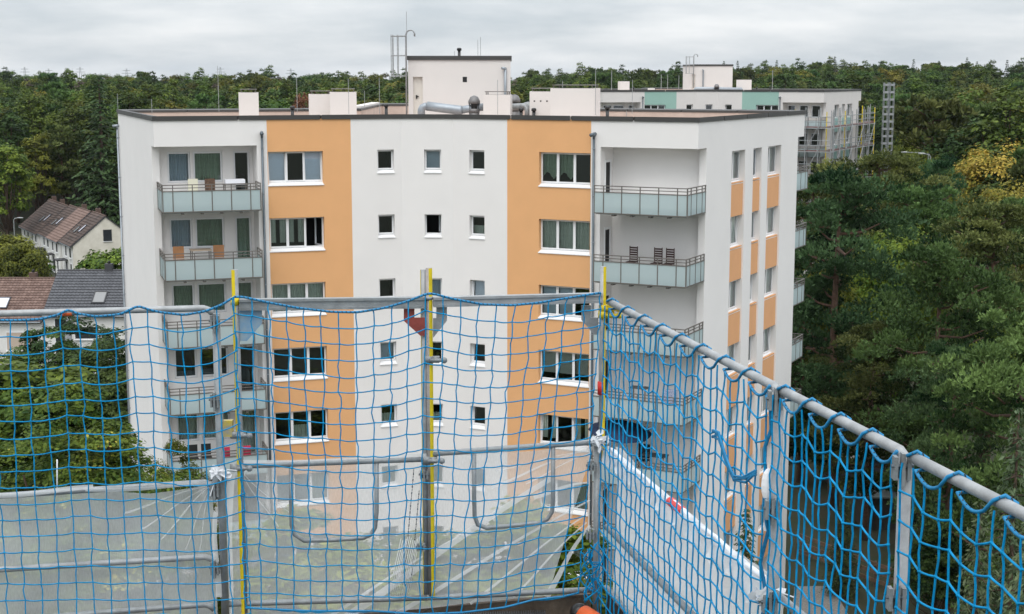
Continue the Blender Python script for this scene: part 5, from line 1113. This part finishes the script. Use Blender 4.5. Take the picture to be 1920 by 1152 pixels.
for p, q, a, b in (((1035, 896), (640, 1160), 13, 20), ((1103, 905), (1000, 930), 4, 12), ((1106, 938), (740, 1150), 4, 12), ((1104, 962), (880, 1130), 3, 7), ((1100, 980), (960, 1118), 3, 6), ((1106, 985), (1022, 1118), 6, 16), ((860, 1006), (590, 1170), 3, 9), ((452, 884), (560, 980), 2, 2), ((452, 884), (520, 990), 2, 3), ((1108, 850), (985, 905), 2, 3), ((1108, 846), (930, 880), 2, 2)): strip(s2, p, q, a * .75, b * .75)
strip(s2, (434, 885), (424, 1170), 14, 20, .0); strip(s2, (446, 866), (800, 858), 7, 9, -.01); strip(s2, (812, 850), (1112, 832), 9, 8, -.01); strip(s2, (1105, 842), (920, 912), 2, 5)
for p, q, a, b in (((396, 910), (262, 992), 1.5, 3), ((396, 910), (300, 1010), 1.5, 2), ((396, 912), (345, 1030), 1.5, 2), ((396, 910), (232, 960), 1.5, 4), ((396, 910), (322, 985), 1.5, 2), ((396, 912), (370, 1040), 1.5, 2)): strip(s1, p, q, a, b, .045, M_sheet)
for p, q, a, b in (((160, 918), (396, 910), 8, 5), ((-40, 930), (175, 916), 10, 9), ((404, 960), (408, 1120), 8, 12)): strip(s1, p, q, a, b, -.022)
# right sheet hangs on the second rail
mb = MB(); nu, nv = 40, 22
zb_ = zs4 - .5
for j in range(nv + 1):
    for i in range(nu + 1):
        t = -.0 + (t1 + .02) * i / nu; v = j / nv; p = onrail(t, None, .05 + .012 * math.sin(t * 9 + v * 6) + .008 * math.sin(t * 23)); z = zs2 + .02 + .018 * math.sin(t * 7) - .05 * math.sin(math.pi * i / nu); mb.v.append((p.x, p.y, z * (1 - v) + zb_ * v))
for j in range(nv):
    for i in range(nu): a = j * (nu + 1) + i; mb.f.append((a, a + 1, a + nu + 2, a + nu + 1))
s3 = tag(mb.build('debris_sheet', M_sheetw, smooth=True), 'dense white debris sheet along the right side bay', 'sheet')
rl = MB(); rl.tube([onrail(t1 * i / 16 * .97, zs2 + .014 + .012 * math.sin(i * 1.7)) for i in range(17)], .02, 8, rs=[.006 + .010 * abs(math.sin(i * 1.3)) + .004 * (i % 3 == 0) for i in range(17)]); o = rl.build('rolled_hem', M_tape, s3, True)
fl = MB(); nu = 48
for i in range(nu + 1):
    t = t1 * i / nu; dp = .055 + .02 * math.sin(i * .9) + .015 * math.sin(i * 2.3) + .05 * (i / nu) ** 2
    for k, (o_, dz) in enumerate(((.03, .012), (.0, .026), (-.026, .004), (-.032 - .006 * math.sin(i * 1.7), -dp * .5), (-.036 - .012 * math.sin(i * 1.3), -dp))): p = onrail(t, zs2 + dz, o_); fl.v.append(tuple(p))
for i in range(nu):
    for k in range(4): a = i * 5 + k; fl.f.append((a, a + 1, a + 6, a + 5))
fl.build('folded_hem', veilmat('white_hem_fabric', (.88, .89, .90), .93, weave=.05, transl=.35), s3, True)
q0, q1 = onrail(t1 * .46, zs2 + .01), onrail(t1 * .54, zs2 + .01); MB().tube([q0, q1], .0275, 10).build('red_tape', mat('red_tape', (.75, .08, .07), .6), s3)
# ---- blue safety nets
def net(label, top, bot, rows, sagh, jit, seed, r=.0038, bill=.02, topr=.0068, rope_pts=None, drop=1.0):
    """top/bot: one 3D point per column cord"""
    rng = np.random.default_rng(seed); n = len(top); t = thing('safety_net', label, 'safety net', tuple(top[0])); o = t.location; mb = MB(); kn = MB()
    Pn = [[None] * (rows + 1) for _ in range(n)]
    for i in range(n):
        for j in range(rows + 1):
            v = j / rows; p = Vector(top[i]).lerp(Vector(bot[i]), v); f = math.sin(math.pi * min(1, v * 1.05))
            p += Vector((rng.normal() * jit, bill * math.sin(i * .5 + seed + v * 3) * f + rng.normal() * jit, rng.normal() * jit * .8 if j else 0)); Pn[i][j] = p - o
    for i in range(n):
        for j in range(rows):
            a, b = Pn[i][j], Pn[i][j + 1]; w_ = Vector((rng.normal(), rng.normal(), 0)) * jit * 1.0; mb.tube([a, a.lerp(b, .35) + w_, a.lerp(b, .7) + w_ * .6, b], r, 5, cap=False)
            if j: kn.ball(a, r * 1.65, 6, 4)
    for j in range(1, rows + 1):
        for i in range(n - 1):
            a, b = Pn[i][j], Pn[i + 1][j]; sg = Vector((0, 0, -1)) * sagh * rng.uniform(.3, 1.4); mb.tube([a, a.lerp(b, .25) + sg * .75, a.lerp(b, .5) + sg, a.lerp(b, .75) + sg * .75, b], r, 5, cap=False)
    c = link('mesh_cords', mb.mesh('mesh_cords', M_net, True), t); link('knots', kn.mesh('knots', M_net, True), t)['kind'] = 'stuff'; c['kind'] = 'stuff'
    rp_ = [Vector(p) - o for p in (rope_pts or top)]; rb = MB().tube(rp_, topr, 8); ro = link('border_rope', rb.mesh('border_rope', M_rope, True), t); stt = MB()
    for k in range(len(rp_) - 1):
        a, b = rp_[k], rp_[k + 1]; L_ = (b - a).length; m = max(1, int(L_ / .022)); d = (b - a).normalized()
        for q in range(m): c_ = a.lerp(b, (q + .5) / m) + Vector((0, -topr * .86, topr * .25)); stt.tube([c_ - d * .003 + Vector((0, 0, .004)), c_ + d * .003 - Vector((0, 0, .003))], .0026, 4)
    link('dark_stitches', stt.mesh('dark_stitches', M_black), ro)['kind'] = 'stuff'; return t, Pn
def curve_y(pts, x): return float(np.interp(x, [p[0] for p in pts], [p[1] for p in pts]))
def rope_curve(pts, x0, x1, step, dy):
    xs = [p[0] for p in pts]; ys = [p[1] for p in pts]; out = []
    x = x0
    while x <= x1 + .01:
        # smooth the polyline with a small window
        y = np.mean([np.interp(x + d, xs, ys) for d in (-7, -3.5, 0, 3.5, 7)]); out.append(fp(x, y, dy)); x += step
    return out
ropeL = [(-60, 600), (30, 601), (75, 599), (112, 590), (128, 579), (142, 588), (180, 594), (225, 590), (250, 578), (260, 573), (272, 579), (300, 586), (345, 591), (385, 584), (418, 571), (438, 557)]
ropeM = [(438, 557), (455, 557), (500, 567), (560, 578), (620, 585), (670, 586), (720, 578), (765, 565), (800, 551), (808, 550), (850, 561), (905, 571), (960, 573), (1010, 568), (1065, 559), (1128, 549)]
cols = [(-48 + 32.4 * i) for i in range(16)]
topL = [fp(x, curve_y(ropeL, x), -.10) for x in cols]; botL = [fp(x + 34, 1215, -.10) for x in cols]
net('blue safety net left of the yellow post', topL, botL, 20, .004, .0035, 3, rope_pts=rope_curve(ropeL, -58, 438, 8, -.10))
n = 22; colM = [438 + (1128 - 438) * i / (n - 1) for i in range(n)]
def lean(x):
    if x < 800: return 22 * (1 - (x - 438) / 362) - 14 * max(0, (x - 600) / 200)
    return -14 - 62 * ((x - 800) / 328) ** 1.0 * (1 if x < 1090 else .45)
def botM(x): return curve_y([(438, 1140), (560, 1146), (700, 1146), (800, 1152), (900, 1149), (1000, 1139), (1060, 1126), (1128, 1112)], x)
topM = [fp(x, curve_y(ropeM, x), -.10) for x in colM]; btM = [fp(x + lean(x), botM(x), -.10) for x in colM]
tM, PM = net('blue safety net hung before the two frames', topM, btM, 19, .005, .004, 5, rope_pts=rope_curve(ropeM, 438, 1128, 8, -.10))
oM = tM.location; link('bottom_rope', MB().tube([Vector(p) - oM for p in btM], .0062, 7).mesh('bottom_rope', M_rope, True), tM)
# right nets: the border rope winds round the rail
def right_net(ta, tb, label, seed, spacing=.083, period=.29):
    n = int((tb - ta) / spacing) + 1; ts = [ta + (tb - ta) * i / (n - 1) for i in range(n)]; tops = []; bots = []; rg = random.Random(seed)
    rope = []; m = round((tb - ta) / period); per = (tb - ta) / m
    def rope_at(t):
        u = min(max((t - ta) / per, 0), m - 1e-6); f = u - int(u)
        if f < .33: return onrail(t, zr - .018, -.033)
        return onrail(t, zr - .022 - .032 * math.sin(math.pi * (f - .33) / .67), -.036)
    for i, t in enumerate(ts):
        tops.append(rope_at(t + rg.uniform(-.012, .012))); bots.append(onrail(t + rg.uniform(-.012, .012), zs4 - .25, -.06))
    for k in range(m * 12 + 1):
        u = k / 12; t = ta + u * per; f = u - int(u)
        if f < .33: th = f / .33 * 2 * math.pi * .80 + .3; rope.append(onrail(t + .012, zr + .029 * math.sin(th), -.029 * math.cos(th)))
        else: g = (f - .33) / .67; rope.append(onrail(t, zr - .022 - .032 * math.sin(math.pi * g), -.036))
    return net(label, tops, bots, 19, .002, .003, seed, r=.0043, bill=.012, rope_pts=rope, topr=.0066)
right_net(.03, t1 - .03, 'blue safety net on the right bay next to the corner', 7)
right_net(t1 + .05, t2 - .03, 'blue safety net between the two right posts', 8, .066, .27); right_net(t2 + .04, t3 - .05, 'nearest blue safety net at the right edge', 9, .080, .30)
# loose ropes
def rope(label, pts, r=.005, m=None, name='blue_rope'):
    return tag(MB().tube(pts, r, 7).build(name, m or M_rope, smooth=True), label, 'rope')
q = lambda t, z, o=-.05: onrail(t, z, o)
zm = (zr + zs2) / 2
bun = thing('rope_bundle', 'tangled blue rope tied across the net near the first right post', 'rope', q(t1 - .45, zm + .0)); ob = bun.location
for k in range(5):
    r0 = random.Random(k); pts = [q(t1 - .62, zm + .10 + r0.uniform(-.02, .02)), q(t1 - .54, zm + .11 + r0.uniform(-.02, .02)), q(t1 - .46, zm + .04 + r0.uniform(-.02, .02)), q(t1 - .34, zm - .03 + r0.uniform(-.02, .02)), q(t1 - .2, zm - .0 + r0.uniform(-.02, .02)), q(t1 - .09, zm + .06 + r0.uniform(-.015, .015))]; addp(MB().tube(pts, .006, 6), 'strand', M_rope, bun)
rope('blue lashing rope running down the first right post', [q(t1 - .02 + .02 * math.sin(k * 1.1), zr - .03 - k * .075, -.03 - .01 * math.cos(k * 1.9)) for k in range(18)], .0085)
crn = thing('rope_tangle', 'tangle of blue net cord at the foot of the corner post', 'rope', fp(1112, 1090, -.1)); oc = crn.location
for k in range(9):
    r0 = random.Random(40 + k); pts = [fp(1095 + r0.uniform(-8, 45), 1030 + 18 * j + r0.uniform(-14, 14), -.12 + r0.uniform(-.03, .03)) for j in range(6)]; addp(MB().tube([pts[0]] + [pts[i].lerp(pts[i + 1], f) for i in range(5) for f in (.3, .7)] + [pts[-1]], .0042, 6), 'strand', M_net, crn)
ch = thing('hoist_chain', 'thin chain hanging beside the middle post', 'chain', fp(778, 1130, .03)); oc2 = ch.location
for j, (xa, ya, xb, yb) in enumerate(((776, 880, 758, 1085), (786, 920, 772, 1080))):
    lk = MB(); a_, b_ = fp(xa, ya, .03), fp(xb, yb, .03); m = 34
    for i in range(m): c_ = a_.lerp(b_, i / m); d_ = (b_ - a_) / m; lk.tube([c_, c_ + d_ * .8], .0035 if i % 2 else .0022, 5)
    addp(lk, 'chain_links', M_zincdark, ch)
fr_ = MB()
for i in range(12): a_ = fp(752 + i * 3.2, 1010 + 4 * math.sin(i), .02); b_ = fp(728 + i * 3.4, 1120, .02); fr_.tube([a_, b_], .0016, 4)
addp(fr_, 'frayed_threads', M_tape, ch)
rope('thin white string hanging from the left rail', [fp(107, 862, .05), fp(107, 926, .05)], .004, M_tape, 'white_string')

# planks of the scaffold deck, just below the frame
zd_ = at(700, 1152, 8.2).z - .14
for i in range(4):
    y = 8.1 - .30 * i; tag(MB().box(-2.6, .75, y, y + .28, zd_ - .045, zd_).build('deck_plank', M_wood), ['front plank of the scaffold deck', 'second plank of the scaffold deck', 'third plank of the scaffold deck', 'rear plank of the scaffold deck'][i], 'plank')

# ---------------------------------------------------------------- thin moist air
hz = MB().box(-3200, 3200, -60, 6100, -1.2, 60).build('haze', None); hz['kind'] = 'stuff'; hz['label'] = 'thin bluish haze softening the far forest'
hm = bpy.data.materials.new('haze'); hm.use_nodes = True; ht = hm.node_tree; ht.nodes.clear(); ho = ht.nodes.new('ShaderNodeOutputMaterial'); hv = ht.nodes.new('ShaderNodeVolumePrincipled')
hv.inputs['Color'].default_value = (.86, .92, 1, 1); hv.inputs['Density'].default_value = 0.00004; hv.inputs['Anisotropy'].default_value = 0.2; ht.links.new(hv.outputs[0], ho.inputs['Volume']); hz.data.materials.append(hm)
